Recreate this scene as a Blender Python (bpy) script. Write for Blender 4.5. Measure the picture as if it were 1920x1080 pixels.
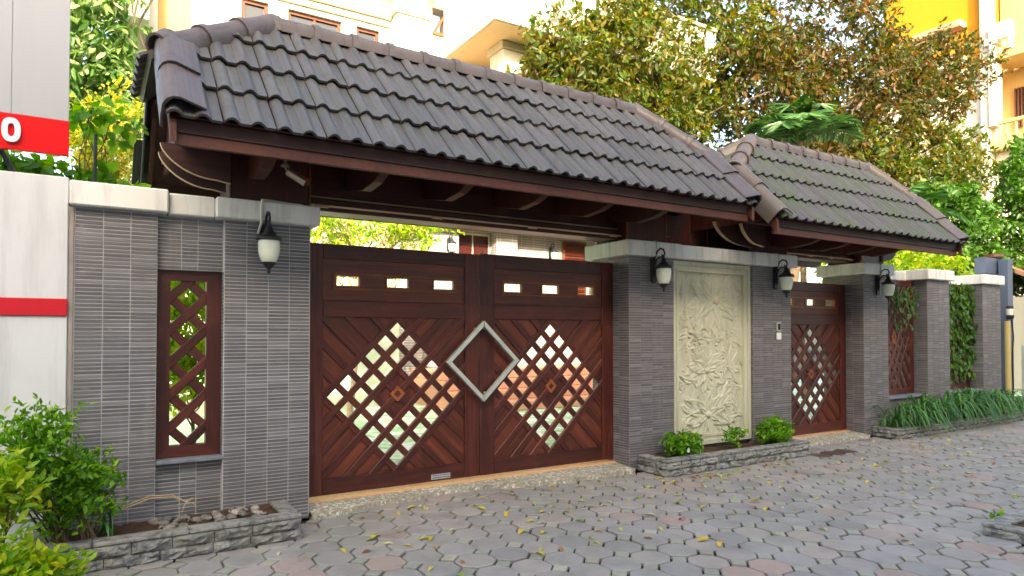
import bpy, bmesh, math, random
import numpy as np
from mathutils import Vector, Matrix
R = math.radians
rng = random.Random(7)
nrg = np.random.default_rng(11)
for o in list(bpy.data.objects):
    bpy.data.objects.remove(o)
scene = bpy.context.scene
col = scene.collection

# ------------------------------------------------------------------ camera, sky, sun, exposure
YAW = math.atan(781 / 1250.0)
PITCH = R(1.1)
cam_d = bpy.data.cameras.new('camera')
cam_d.sensor_width = 36.0
cam_d.lens = 1250.0 / 1920.0 * 36.0
cam_d.shift_y = (85 - 1250 * math.tan(PITCH)) / 1920.0
cam_d.clip_start = 0.05
cam_d.clip_end = 600
cam_d.dof.use_dof = True
cam_d.dof.focus_distance = 5.4
cam_d.dof.aperture_fstop = 3.2
cam = bpy.data.objects.new('camera', cam_d)
col.objects.link(cam)
cam.location = (0, -4.988, 1.36)
cam.rotation_euler = (R(90) + PITCH, 0, -YAW)
scene.camera = cam

SUN_EL, SUN_AZ = R(28), R(24)          # light comes from behind the camera, from the left
world = bpy.data.worlds.new('World')
scene.world = world
world.use_nodes = True
wn = world.node_tree
wn.nodes.clear()
sky = wn.nodes.new('ShaderNodeTexSky')
sky.sky_type = 'NISHITA'
sky.sun_disc = False
sky.sun_elevation = SUN_EL
sky.sun_rotation = math.pi + SUN_AZ
sky.air_density = 1.0
sky.dust_density = 4.0
sky.ozone_density = 0.3
bg = wn.nodes.new('ShaderNodeBackground')
bg.inputs['Strength'].default_value = 0.15
wo = wn.nodes.new('ShaderNodeOutputWorld')
wn.links.new(sky.outputs[0], bg.inputs[0])
wn.links.new(bg.outputs[0], wo.inputs[0])

sd = bpy.data.lights.new('sun', 'SUN')
sd.energy = 2.0
sd.angle = R(0.6)
sd.color = (1.0, 0.95, 0.87)
sun = bpy.data.objects.new('sun', sd)
col.objects.link(sun)
sun_dir = Vector((math.sin(SUN_AZ) * math.cos(SUN_EL), math.cos(SUN_AZ) * math.cos(SUN_EL), -math.sin(SUN_EL)))
sun.rotation_euler = sun_dir.to_track_quat('-Z', 'Y').to_euler()
sun.location = (-8, -16, 14)

scene.view_settings.view_transform = 'Standard'
scene.view_settings.look = 'None'
scene.view_settings.gamma = 1.0
scene.view_settings.use_curve_mapping = False
scene.view_settings.exposure = 2.58
scene.view_settings.use_white_balance = True
scene.view_settings.white_balance_temperature = 7250
scene.view_settings.white_balance_tint = 10
scene.render.engine = 'CYCLES'
scene.cycles.max_bounces = 8
scene.cycles.transparent_max_bounces = 8

# ------------------------------------------------------------------ materials
MATS = {}

class NT:
    def __init__(s, name):
        s.m = bpy.data.materials.new(name)
        s.m.use_nodes = True
        s.t = s.m.node_tree
        s.t.nodes.clear()
        s.out = s.n('ShaderNodeOutputMaterial')
        MATS[name] = s.m

    def n(s, typ, **kw):
        nd = s.t.nodes.new(typ)
        for k, v in kw.items():
            if k.startswith('_'):
                nd.inputs[k[1:].replace('_', ' ')].default_value = v
            else:
                setattr(nd, k, v)
        return nd

    def l(s, a, b):
        s.t.links.new(a, b)

    def val(s, x):
        return x

    def sock(s, inp, x):
        if isinstance(x, (int, float)):
            inp.default_value = x
        elif isinstance(x, (tuple, list)):
            inp.default_value = tuple(x) if len(x) == 4 else tuple(x) + (1,)
        else:
            s.l(x, inp)

    def coord(s, kind='Object', scale=(1, 1, 1), loc=(0, 0, 0), rot=(0, 0, 0)):
        tc = s.n('ShaderNodeTexCoord')
        mp = s.n('ShaderNodeMapping')
        mp.inputs['Scale'].default_value = scale
        mp.inputs['Location'].default_value = loc
        mp.inputs['Rotation'].default_value = rot
        s.l(tc.outputs[kind], mp.inputs['Vector'])
        return mp.outputs[0]

    def wcoord(s, scale=(1, 1, 1)):
        g = s.n('ShaderNodeNewGeometry')
        mp = s.n('ShaderNodeMapping')
        mp.inputs['Scale'].default_value = scale
        s.l(g.outputs['Position'], mp.inputs['Vector'])
        return mp.outputs[0]

    def noise(s, vec, scale=5, detail=4, rough=0.55, dist=0.0):
        nd = s.n('ShaderNodeTexNoise', _Scale=scale, _Detail=detail, _Roughness=rough, _Distortion=dist)
        s.l(vec, nd.inputs['Vector'])
        return nd.outputs['Fac']

    def ramp(s, fac, stops):
        r = s.n('ShaderNodeValToRGB')
        el = r.color_ramp.elements
        while len(el) < len(stops):
            el.new(0.5)
        for e, (p, c) in zip(el, stops):
            e.position = p
            e.color = tuple(c) + (1,) if len(c) == 3 else c
        s.l(fac, r.inputs[0])
        return r.outputs[0]

    def mix(s, fac, a, b, mode='MIX'):
        m = s.n('ShaderNodeMix', data_type='RGBA', blend_type=mode)
        s.sock(m.inputs[0], fac)
        s.sock(m.inputs[6], a)
        s.sock(m.inputs[7], b)
        return m.outputs[2]

    def math(s, op, a, b=0.0):
        m = s.n('ShaderNodeMath', operation=op)
        s.sock(m.inputs[0], a)
        s.sock(m.inputs[1], b)
        return m.outputs[0]

    def rnd(s):
        """a random number per piece: per object and, in joined meshes, per island"""
        oi = s.n('ShaderNodeObjectInfo')
        g = s.n('ShaderNodeNewGeometry')
        return s.math('FRACT', s.math('ADD', oi.outputs['Random'], g.outputs['Random Per Island']))

    def bump(s, h, strength=0.3, dist=0.01):
        b = s.n('ShaderNodeBump', _Strength=strength, _Distance=dist)
        s.l(h, b.inputs['Height'])
        return b.outputs[0]

    def bsdf(s, color, rough=0.6, normal=None, spec=0.4, coat=0.0, metal=0.0, **kw):
        p = s.n('ShaderNodeBsdfPrincipled')
        s.sock(p.inputs['Base Color'], color)
        s.sock(p.inputs['Roughness'], rough)
        p.inputs['Specular IOR Level'].default_value = spec
        p.inputs['Coat Weight'].default_value = coat
        p.inputs['Coat Roughness'].default_value = 0.25
        p.inputs['Metallic'].default_value = metal
        for k, v in kw.items():
            p.inputs[k.replace('_', ' ')].default_value = v
        if normal is not None:
            s.l(normal, p.inputs['Normal'])
        s.l(p.outputs[0], s.out.inputs[0])
        return p


def hexc(h, k=1.0):
    """sRGB hex -> linear"""
    c = [int(h[i:i + 2], 16) / 255 for i in (0, 2, 4)]
    return tuple(k * (x / 12.92 if x <= 0.04045 else ((x + 0.055) / 1.055) ** 2.4) for x in c)


def m_plain(name, c, rough=0.6, var=0.12, scale=6.0, bump=0.1, spec=0.35, metal=0.0, coat=0.0):
    t = NT(name)
    v = t.wcoord()
    n = t.noise(v, scale, 5)
    n2 = t.noise(v, scale * 7, 3)
    lo = tuple(x * (1 - var) for x in c)
    hi = tuple(min(1, x * (1 + var)) for x in c)
    cc = t.ramp(n, [(0.3, lo), (0.7, hi)])
    t.bsdf(cc, rough, t.bump(n2, bump, 0.004) if bump else None, spec, coat, metal)
    return t.m


def m_wood(name, dark, light, rough=0.38, axis=0, coat=0.15, tint=0.25, scale=1.0):
    t = NT(name)
    sc = [26 * scale] * 3
    sc[axis] = 1.6 * scale
    v = t.coord('Object', tuple(sc))
    oi = t.n('ShaderNodeObjectInfo')
    off = t.n('ShaderNodeVectorMath', operation='ADD')
    cmb = t.n('ShaderNodeCombineXYZ')
    r = t.math('MULTIPLY', oi.outputs['Random'], 37.0)
    for i in range(3):
        t.l(r, cmb.inputs[i])
    t.l(v, off.inputs[0])
    t.l(cmb.outputs[0], off.inputs[1])
    n = t.noise(off.outputs[0], 1.0, 6, 0.62, 0.8)
    n2 = t.noise(t.wcoord(), 2.2, 3)
    c = t.ramp(n, [(0.28, dark), (0.55, tuple((a + b) / 2 for a, b in zip(dark, light))), (0.75, light)])
    br = t.math('ADD', t.math('MULTIPLY', oi.outputs['Random'], 2 * tint), 1 - tint)
    br = t.math('MULTIPLY', br, t.math('ADD', t.math('MULTIPLY', n2, 0.5), 0.75))
    cc = t.n('ShaderNodeVectorMath', operation='SCALE')
    t.l(c, cc.inputs[0])
    t.l(br, cc.inputs['Scale'])
    fade = t.noise(t.wcoord(), 3.3, 5, 0.65, 0.4)
    spk = t.noise(t.wcoord(), 85, 2, 0.5)
    fcol = t.mix(t.ramp(fade, [(0.52, (0, 0, 0)), (0.75, (0.28, 0.28, 0.28))]), cc.outputs[0], tuple(min(1, 1.6 * a + 0.02) for a in light))
    fcol = t.mix(t.ramp(spk, [(0.74, (0, 0, 0)), (0.78, (0.5, 0.5, 0.5))]), fcol, (0.35, 0.28, 0.22))
    rr = t.math('ADD', t.math('MULTIPLY', t.math('ADD', n, fade), 0.2), rough - 0.14)
    t.bsdf(fcol, rr, t.bump(n, 0.35, 0.002), 0.4, coat)
    return t.m


WD, WL = hexc('341310'), hexc('622c20')
m_wood('wood_x', WD, WL, axis=0)
m_wood('wood_z', WD, WL, axis=2)
m_wood('wood_y', WD, WL, axis=1)
m_wood('wood_panel', hexc('3c1a12'), hexc('763a26'), axis=0, tint=0.4)
m_wood('wood_panel_z', hexc('3c1a12'), hexc('763a26'), axis=2, tint=0.4)
m_wood('wood_trim', hexc('7a3d20'), hexc('a5602f'), axis=0)
m_wood('wood_edge', hexc('b89a72'), hexc('d8be98'), axis=0, coat=0.0, rough=0.6)
m_wood('wood_fascia', hexc('35201c'), hexc('4e302a'), axis=0, rough=0.5, coat=0.0)
m_wood('wood_fascia_y', hexc('44241c'), hexc('64382c'), axis=1, rough=0.5, coat=0.0)
m_wood('wood_dark', hexc('3a1812'), hexc('5e2e24'), axis=0, rough=0.45)
m_wood('wood_dark_z', hexc('3a1812'), hexc('5e2e24'), axis=2, rough=0.45)


def m_tile():
    t = NT('wall_tile')
    r = t.rnd()
    v = t.wcoord((1, 1, 1))
    streak = t.noise(t.wcoord((14, 14, 160)), 1.0, 4, 0.6)
    big = t.noise(v, 1.6, 3)
    c = t.ramp(r, [(0.0, hexc('454549')), (0.3, hexc('5c5c62')), (0.55, hexc('4e4d53')), (0.8, hexc('6f6f75')), (0.92, hexc('7c7b80')), (1.0, hexc('403e43'))])
    c = t.mix(t.math('MULTIPLY', streak, 0.45), c, hexc('807d80'))
    c = t.mix(t.ramp(big, [(0.45, (0, 0, 0)), (0.75, (0.45, 0.45, 0.45))]), c, hexc('655c57'))
    drip = t.noise(t.wcoord((11, 11, 0.7)), 1.0, 5, 0.7, 0.3)
    c = t.mix(t.ramp(drip, [(0.56, (0, 0, 0)), (0.72, (0.4, 0.4, 0.4))]), c, hexc('8d8a84'))
    smear = t.noise(t.wcoord((3, 3, 9)), 2.0, 6, 0.75, 0.6)
    c = t.mix(t.ramp(smear, [(0.60, (0, 0, 0)), (0.70, (0.5, 0.5, 0.5))]), c, hexc('a09e9a'))
    t.bsdf(c, t.math('ADD', t.math('MULTIPLY', streak, 0.3), 0.34), t.bump(streak, 0.35, 0.003), 0.45)
m_tile()
m_plain('grout', hexc('b4b3b0'), 0.85, 0.18, 9, 0.2)
m_plain('grout_brown', hexc('968c84'), 0.85, 0.2, 9, 0.2)


def m_stained(name, c, stain, amt=0.5, rough=0.75):
    t = NT(name)
    v = t.wcoord()
    run = t.noise(t.wcoord((9, 9, 0.9)), 1.3, 5, 0.65)
    blot = t.noise(v, 3.0, 6, 0.6)
    fine = t.noise(v, 60, 3)
    f = t.math('MULTIPLY', t.ramp(run, [(0.48, (0, 0, 0)), (0.78, (1, 1, 1))]), amt)
    cc = t.mix(f, c, stain)
    cc = t.mix(t.math('MULTIPLY', t.ramp(blot, [(0.5, (0, 0, 0)), (0.8, (1, 1, 1))]), amt * 0.5), cc, stain)
    t.bsdf(cc, rough, t.bump(t.math('ADD', blot, t.math('MULTIPLY', fine, 0.3)), 0.25, 0.004), 0.3)
    return t.m

m_stained('cap_plaster', hexc('e4e4dd'), hexc('857e72'), 0.55)
m_stained('white_render', hexc('d0d2d3'), hexc('8f918c'), 0.35, 0.6)
m_stained('red_paint', hexc('c8202c'), hexc('a01822'), 0.3, 0.45)
m_stained('sign_red', hexc('d8000c'), hexc('c0000a'), 0.15, 0.35)
m_stained('sign_grey', hexc('a6a9ad'), hexc('93969b'), 0.2, 0.4)
m_stained('letter_white', hexc('e4e8ee'), hexc('d2d6dc'), 0.2, 0.4)
m_stained('relief_stone', hexc('c6c4ab'), hexc('85826a'), 0.55, 0.8)
m_stained('villa_cream', hexc('c2b494'), hexc('a08f6c'), 0.3, 0.8)
m_stained('villa_white', hexc('c6bfae'), hexc('a89c84'), 0.25, 0.8)
m_stained('villa_yellow', hexc('bfa26a'), hexc('a58a54'), 0.3, 0.8)
m_stained('villa_soffit', hexc('d8b88c'), hexc('c09a6c'), 0.3, 0.8)
m_stained('yard_wall', hexc('b4bda4'), hexc('98a086'), 0.4, 0.8)
m_stained('pale_render', hexc('ece6d8'), hexc('cfc6b0'), 0.3, 0.8)
m_stained('ochre_wall', hexc('b87e14'), hexc('9a6810'), 0.3, 0.8)
m_stained('terracotta', hexc('bd8d72'), hexc('a07058'), 0.5, 0.7)
m_stained('house_white', hexc('c8bfae'), hexc('a2937a'), 0.3, 0.8)
m_stained('post_blue', hexc('5e6a7c'), hexc('454e5c'), 0.4, 0.5)
m_stained('pipe_cream', hexc('c8b070'), hexc('98844c'), 0.5, 0.5)
m_plain('grey_box', hexc('aab0a4'), 0.6)
m_plain('iron_black', hexc('2b2c2c'), 0.45, 0.2, 20, 0.2, 0.5, 0.3)
m_plain('iron_green', hexc('33403c'), 0.5, 0.2, 20, 0.2)
m_plain('steel', hexc('d4dbd2'), 0.33, 0.06, 8, 0.03, 0.5, 0.6)
m_plain('camera_metal', hexc('b8aa98'), 0.35, 0.1, 12, 0.05, 0.5, 0.4)
m_plain('lens_dark', hexc('16181a'), 0.15, 0.1, 12, 0.0)
m_plain('plastic_white', hexc('e6e6de'), 0.4, 0.05, 10, 0.0)
m_plain('cable_cream', hexc('cfcfbe'), 0.5, 0.08, 10, 0.0)
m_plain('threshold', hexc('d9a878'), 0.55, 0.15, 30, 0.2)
m_plain('slate', hexc('767a80'), 0.5, 0.2, 12, 0.3)
m_plain('soil', hexc('4a3424'), 0.95, 0.35, 18, 0.8)
m_plain('brown_frame', hexc('6b3c26'), 0.45, 0.2, 12, 0.1)
m_plain('door_red', hexc('43180f'), 0.35, 0.25, 10, 0.1)
m_plain('bark', hexc('6a5846'), 0.9, 0.35, 14, 0.8)
m_plain('bark_pale', hexc('b59a78'), 0.9, 0.3, 14, 0.5)
m_plain('flower_white', (0.8, 0.75, 0.72), 0.6, 0.05, 10, 0)


def m_glass_milk():
    t = NT('milk_glass')
    w = t.n('ShaderNodeTexWave', _Scale=1.0, _Distortion=0.0)
    p = t.bsdf(hexc('dfe3d0'), 0.25, None, 0.5, 0.2, 0.0, Subsurface_Weight=0.4)
    p.inputs['Subsurface Radius'].default_value = (0.03, 0.03, 0.025)
m_glass_milk()


def m_pane():
    t = NT('window_glass')
    t.bsdf(hexc('3a3a38'), 0.08, None, 0.6, 0.0)
m_pane()


def m_roof(name, a, b, moss, moss_amt):
    t = NT(name)
    r = t.rnd()
    v = t.coord('Object')
    w = t.wcoord()
    line = t.noise(t.coord('Object', (120, 1.2, 1.2)), 1.0, 3, 0.6)
    blot = t.noise(w, 9, 5, 0.65)
    big = t.noise(w, 2.6, 4, 0.6)
    c = t.mix(r, a, b)
    c = t.mix(t.ramp(line, [(0.38, (0, 0, 0)), (0.68, (0.75, 0.75, 0.75))]), c, hexc('5f5c5a'))
    c = t.mix(t.ramp(t.noise(t.wcoord((5, 1.2, 1.2)), 2.0, 5, 0.7), [(0.5, (0, 0, 0)), (0.75, (0.5, 0.5, 0.5))]), c, hexc('35322f'))
    c = t.mix(t.ramp(blot, [(0.55, (0, 0, 0)), (0.75, (0.5, 0.5, 0.5))]), c, hexc('2e2b2a'))
    f = t.math('MULTIPLY', t.ramp(t.math('ADD', t.math('MULTIPLY', big, 0.7), t.math('MULTIPLY', blot, 0.3)), [(0.44, (0, 0, 0)), (0.62, (1, 1, 1))]), moss_amt)
    c = t.mix(f, c, moss)
    t.bsdf(c, t.math('ADD', t.math('MULTIPLY', blot, 0.25), 0.32), t.bump(line, 0.6, 0.005), 0.45)
m_roof('roof_tile', hexc('3d3b3b'), hexc('52504f'), hexc('4c5044'), 0.4)
m_roof('roof_tile_moss', hexc('3e3d3d'), hexc('4b4a49'), hexc('435228'), 0.7)
m_roof('ridge_tile', hexc('4c4140'), hexc('5c4e4c'), hexc('403838'), 0.3)
m_roof('ridge_tile_pale', hexc('564640'), hexc('68574c'), hexc('6a6450'), 0.4)


def m_stone(name, a, b):
    t = NT(name)
    r = t.rnd()
    w = t.wcoord()
    n = t.noise(w, 14, 6, 0.65, 0.6)
    big = t.noise(w, 3, 4)
    c = t.mix(r, a, b)
    c = t.mix(t.ramp(n, [(0.38, (0.8, 0.8, 0.8)), (0.55, (0, 0, 0))]), c, hexc('46494c'))
    c = t.mix(t.ramp(big, [(0.5, (0, 0, 0)), (0.75, (0.5, 0.5, 0.5))]), c, hexc('76735f'))
    t.bsdf(c, 0.72, t.bump(n, 1.0, 0.025), 0.4)
m_stone('planter_stone', hexc('86867f'), hexc('9d9c95'))
m_stone('pebble', hexc('8d8578'), hexc('b2a898'))


def m_paver(name, stops, moss=0.45):
    t = NT(name)
    r = t.rnd()
    w = t.wcoord()
    n = t.noise(w, 5, 5, 0.6, 0.4)
    fine = t.noise(w, 120, 3, 0.7)
    big = t.noise(w, 0.9, 3, 0.5)
    c = t.ramp(r, stops)
    red = t.ramp(t.noise(w, 1.7, 4, 0.55), [(0.56, (0, 0, 0)), (0.70, (0.75, 0.75, 0.75))])
    c = t.mix(t.math('MULTIPLY', red, 0.4), c, hexc('a8938a'))
    c = t.mix(t.ramp(n, [(0.42, (0, 0, 0)), (0.72, (0.5, 0.5, 0.5))]), c, hexc('6e6b66'))
    c = t.mix(t.ramp(big, [(0.48, (0, 0, 0)), (0.75, (moss, moss, moss))]), c, hexc('85887a'))
    c = t.mix(t.math('MULTIPLY', fine, 0.3), c, hexc('55524c'))
    oil = t.noise(w, 2.4, 5, 0.7, 1.0)
    c = t.mix(t.ramp(oil, [(0.62, (0, 0, 0)), (0.76, (0.4, 0.4, 0.4))]), c, hexc('5e5a54'))
    dust = t.noise(t.wcoord((0.7, 2.6, 1)), 1.0, 5, 0.6, 0.5)
    c = t.mix(t.ramp(dust, [(0.52, (0, 0, 0)), (0.72, (0.3, 0.3, 0.3))]), c, hexc('aaa69c'))
    t.bsdf(c, 0.72, t.bump(t.math('ADD', fine, n), 0.35, 0.004), 0.35)
m_paver('paver', [(0.0, hexc('918e8a')), (0.3, hexc('a19d98')), (0.55, hexc('96928d')), (0.82, hexc('a69d96')), (0.94, hexc('ac9489')), (1.0, hexc('8d8a86'))])
m_paver('paver_square', [(0.0, hexc('9a9c8c')), (0.5, hexc('98998f')), (0.8, hexc('aeac98')), (1.0, hexc('929288'))])


m_plain('paver_wet', hexc('5a4c46'), 0.3, 0.2, 8, 0.2)


def m_joint():
    t = NT('joint')
    w = t.wcoord()
    n = t.noise(w, 6, 5)
    c = t.ramp(n, [(0.35, hexc('2e2b24')), (0.55, hexc('3c392c')), (0.75, hexc('3a4226'))])
    t.bsdf(c, 0.95, t.bump(t.noise(w, 90, 3), 0.6, 0.006), 0.2)
m_joint()


def m_terrazzo():
    t = NT('terrazzo')
    v = t.n('ShaderNodeTexVoronoi', _Scale=55.0)
    w = t.wcoord()
    t.l(w, v.inputs['Vector'])
    hs = t.n('ShaderNodeSeparateColor')
    t.l(v.outputs['Color'], hs.inputs[0])
    c = t.ramp(hs.outputs[0], [(0.0, hexc('8f8a78')), (0.55, hexc('a39d88')), (0.8, hexc('b8b3a2')), (0.95, hexc('d8d6d0'))])
    c = t.mix(t.ramp(t.noise(w, 4, 4), [(0.45, (0, 0, 0)), (0.75, (0.5, 0.5, 0.5))]), c, hexc('7f7a68'))
    t.bsdf(c, 0.7, t.bump(v.outputs['Distance'], 0.4, 0.004), 0.35)
m_terrazzo()


def m_yard():
    t = NT('yard_floor')
    w = t.wcoord((1, 1, 1))
    n = t.noise(w, 4.5, 3, 0.5, 1.2)
    c = t.ramp(n, [(0.42, hexc('dfe6d8')), (0.5, hexc('b4d0a8')), (0.58, hexc('80b488'))])
    t.bsdf(c, 0.5, None, 0.4)
m_yard()


def m_brick(name, a, b, g):
    t = NT(name)
    tc = t.wcoord((1, 1, 1))
    sep = t.n('ShaderNodeSeparateXYZ')
    t.l(tc, sep.inputs[0])
    cmb = t.n('ShaderNodeCombineXYZ')
    t.l(t.math('ADD', sep.outputs[0], sep.outputs[1]), cmb.inputs[0])
    t.l(sep.outputs[2], cmb.inputs[1])
    br = t.n('ShaderNodeTexBrick', offset=0.0, _Scale=1.0, _Mortar_Size=0.006, _Brick_Width=0.30, _Row_Height=0.05)
    t.l(cmb.outputs[0], br.inputs['Vector'])
    br.inputs['Color1'].default_value = a + (1,)
    br.inputs['Color2'].default_value = b + (1,)
    br.inputs['Mortar'].default_value = g + (1,)
    t.bsdf(br.outputs[0], 0.5, None, 0.4)
m_brick('far_tile', hexc('7a7876'), hexc('8f8b84'), hexc('b5b1aa'))


def m_leaf(name, stops, trans=0.45, rough=0.45):
    t = NT(name)
    r = t.rnd()
    c = t.ramp(r, stops)
    p = t.bsdf(c, rough, None, 0.4)
    tr = t.n('ShaderNodeBsdfTranslucent')
    hsv = t.n('ShaderNodeHueSaturation', _Saturation=1.15, _Value=1.5)
    t.l(c, hsv.inputs['Color'])
    t.l(hsv.outputs[0], tr.inputs[0])
    ms = t.n('ShaderNodeMixShader')
    ms.inputs[0].default_value = trans
    t.l(p.outputs[0], ms.inputs[1])
    t.l(tr.outputs[0], ms.inputs[2])
    t.l(ms.outputs[0], t.out.inputs[0])
m_leaf('leaf_green', [(0, (0.035, 0.09, 0.012)), (0.5, (0.06, 0.15, 0.02)), (0.85, (0.10, 0.22, 0.03)), (1, (0.15, 0.28, 0.04))])
m_leaf('leaf_bright', [(0, (0.06, 0.17, 0.015)), (0.5, (0.12, 0.31, 0.02)), (0.85, (0.22, 0.44, 0.03)), (1, (0.36, 0.52, 0.04))])
m_leaf('leaf_lime', [(0, (0.14, 0.30, 0.02)), (0.4, (0.28, 0.46, 0.03)), (0.8, (0.48, 0.58, 0.04)), (1, (0.62, 0.52, 0.05))])
m_leaf('leaf_yellow', [(0, (0.16, 0.26, 0.03)), (0.3, (0.3, 0.34, 0.03)), (0.6, (0.55, 0.42, 0.04)), (0.8, (0.4, 0.38, 0.04)), (1, (0.14, 0.24, 0.03))])
m_leaf('leaf_autumn', [(0, (0.025, 0.04, 0.008)), (0.3, (0.05, 0.05, 0.010)), (0.55, (0.15, 0.06, 0.010)), (0.75, (0.10, 0.09, 0.012)), (1, (0.04, 0.09, 0.015))], 0.5)
m_leaf('leaf_gold', [(0, (0.03, 0.06, 0.010)), (0.3, (0.08, 0.09, 0.012)), (0.55, (0.20, 0.14, 0.015)), (0.8, (0.10, 0.16, 0.02)), (1, (0.04, 0.10, 0.018))], 0.5)
m_leaf('leaf_dark', [(0, (0.02, 0.06, 0.015)), (0.5, (0.045, 0.12, 0.025)), (1, (0.09, 0.20, 0.04))], 0.3, 0.35)
m_leaf('leaf_mango', [(0, (0.04, 0.11, 0.02)), (0.4, (0.10, 0.22, 0.04)), (0.75, (0.24, 0.34, 0.10)), (1, (0.42, 0.46, 0.22))], 0.35)
m_leaf('leaf_strap', [(0, (0.04, 0.12, 0.03)), (0.5, (0.07, 0.20, 0.045)), (1, (0.15, 0.32, 0.08))], 0.3, 0.38)
m_leaf('fallen_yellow', [(0, (0.55, 0.40, 0.04)), (0.5, (0.62, 0.50, 0.08)), (1, (0.50, 0.46, 0.10))], 0.2)
m_leaf('fallen_brown', [(0, (0.22, 0.10, 0.03)), (0.5, (0.40, 0.19, 0.05)), (1, (0.48, 0.30, 0.14))], 0.2)
m_leaf('fallen_green', [(0, (0.16, 0.30, 0.04)), (0.5, (0.36, 0.42, 0.10)), (1, (0.40, 0.48, 0.22))], 0.2)
m_leaf('fallen_cream', [(0, (0.55, 0.48, 0.28)), (1, (0.62, 0.55, 0.30))], 0.2)

# ------------------------------------------------------------------ mesh helpers
class MB:
    def __init__(s):
        s.v, s.f, s.mi = [], [], []

    def add(s, vs, fs, mi=0):
        b = len(s.v)
        s.v += [tuple(p) for p in vs]
        s.f += [tuple(b + i for i in f) for f in fs]
        s.mi += [mi] * len(fs)
        return s

    def box(s, x0, x1, y0, y1, z0, z1, mi=0):
        v = [(x0, y0, z0), (x1, y0, z0), (x1, y1, z0), (x0, y1, z0), (x0, y0, z1), (x1, y0, z1), (x1, y1, z1), (x0, y1, z1)]
        return s.add(v, [(3, 2, 1, 0), (4, 5, 6, 7), (0, 1, 5, 4), (1, 2, 6, 5), (2, 3, 7, 6), (3, 0, 4, 7)], mi)

    def bbox(s, x0, x1, y0, y1, z0, z1, b=0.006, mi=0):
        """box with small chamfers on every edge"""
        xs, ys, zs = (x0, x1), (y0, y1), (z0, z1)
        c = ((x0 + x1) / 2, (y0 + y1) / 2, (z0 + z1) / 2)
        b = min(b, (x1 - x0) / 3, (y1 - y0) / 3, (z1 - z0) / 3)
        vs, idx = [], {}
        for i in range(2):
            for j in range(2):
                for k in range(2):
                    p = (xs[i], ys[j], zs[k])
                    for a in range(3):
                        q = list(p)
                        for d in range(3):
                            if d != a:
                                q[d] += b if q[d] < c[d] else -b
                        idx[(i, j, k, a)] = len(vs)
                        vs.append(q)
        fs = []
        for i in range(2):
            f = [idx[(i, j, k, 0)] for j, k in ((0, 0), (1, 0), (1, 1), (0, 1))]
            fs.append(f if i else f[::-1])
            f = [idx[(j, i, k, 1)] for j, k in ((0, 0), (0, 1), (1, 1), (1, 0))]
            fs.append(f if i else f[::-1])
            f = [idx[(j, k, i, 2)] for j, k in ((0, 0), (1, 0), (1, 1), (0, 1))]
            fs.append(f if i else f[::-1])
        for j in range(2):
            for k in range(2):
                fs.append([idx[(0, j, k, 1)], idx[(1, j, k, 1)], idx[(1, j, k, 2)], idx[(0, j, k, 2)]])
                fs.append([idx[(j, 0, k, 0)], idx[(j, 1, k, 0)], idx[(j, 1, k, 2)], idx[(j, 0, k, 2)]])
                fs.append([idx[(j, k, 0, 0)], idx[(j, k, 1, 0)], idx[(j, k, 1, 1)], idx[(j, k, 0, 1)]])
        for i in range(2):
            for j in range(2):
                for k in range(2):
                    fs.append([idx[(i, j, k, a)] for a in range(3)])
        return s.add(vs, fs, mi)

    def prism(s, poly, a, b, axis='y', mi=0, mi_side=None):
        """extrude a 2-D polygon; axis y: poly is (x,z); axis z: (x,y); axis x: (y,z)"""
        n = len(poly)
        def P(p, t):
            return {'y': (p[0], t, p[1]), 'z': (p[0], p[1], t), 'x': (t, p[0], p[1])}[axis]
        v = [P(p, a) for p in poly] + [P(p, b) for p in poly]
        s.add(v, [tuple(range(n)), tuple(range(2 * n - 1, n - 1, -1))], mi)
        s.add(v, [(i, n + i, n + (i + 1) % n, (i + 1) % n) for i in range(n)], mi if mi_side is None else mi_side)
        return s

    def lathe(s, prof, n=20, c=(0, 0, 0), mi=0):
        v, f = [], []
        m = len(prof)
        for i in range(n):
            a = 2 * math.pi * i / n
            for r, z in prof:
                v.append((c[0] + r * math.cos(a), c[1] + r * math.sin(a), c[2] + z))
        for i in range(n):
            for j in range(m - 1):
                p, q = i * m + j, ((i + 1) % n) * m + j
                f.append((p, q, q + 1, p + 1))
        return s.add(v, f, mi)

    def tube(s, pts, r, n=8, mi=0, cap=True):
        pts = [Vector(p) for p in pts]
        rs = r if isinstance(r, (list, tuple)) else [r] * len(pts)
        v, f = [], []
        prev = None
        for i, p in enumerate(pts):
            d = (pts[min(i + 1, len(pts) - 1)] - pts[max(i - 1, 0)])
            d = d.normalized() if d.length > 1e-9 else Vector((0, 0, 1))
            if prev is None:
                a = d.cross(Vector((0, 0, 1)) if abs(d.z) < 0.9 else Vector((1, 0, 0))).normalized()
            else:
                a = (prev - d * prev.dot(d))
                a = a.normalized() if a.length > 1e-6 else d.orthogonal().normalized()
            prev = a
            b = d.cross(a)
            for k in range(n):
                t = 2 * math.pi * k / n
                v.append(p + (a * math.cos(t) + b * math.sin(t)) * rs[i])
        m = len(pts)
        for i in range(m - 1):
            for k in range(n):
                f.append((i * n + k, i * n + (k + 1) % n, (i + 1) * n + (k + 1) % n, (i + 1) * n + k))
        if cap:
            f.append(tuple(range(n))[::-1])
            f.append(tuple((m - 1) * n + k for k in range(n)))
        return s.add(v, f, mi)

    def mesh(s, name='m', smooth=False):
        me = bpy.data.meshes.new(name)
        me.from_pydata(s.v, [], s.f)
        if any(s.mi):
            me.polygons.foreach_set('material_index', s.mi)
        if smooth:
            me.polygons.foreach_set('use_smooth', [True] * len(s.f))
        me.update()
        return me


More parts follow.
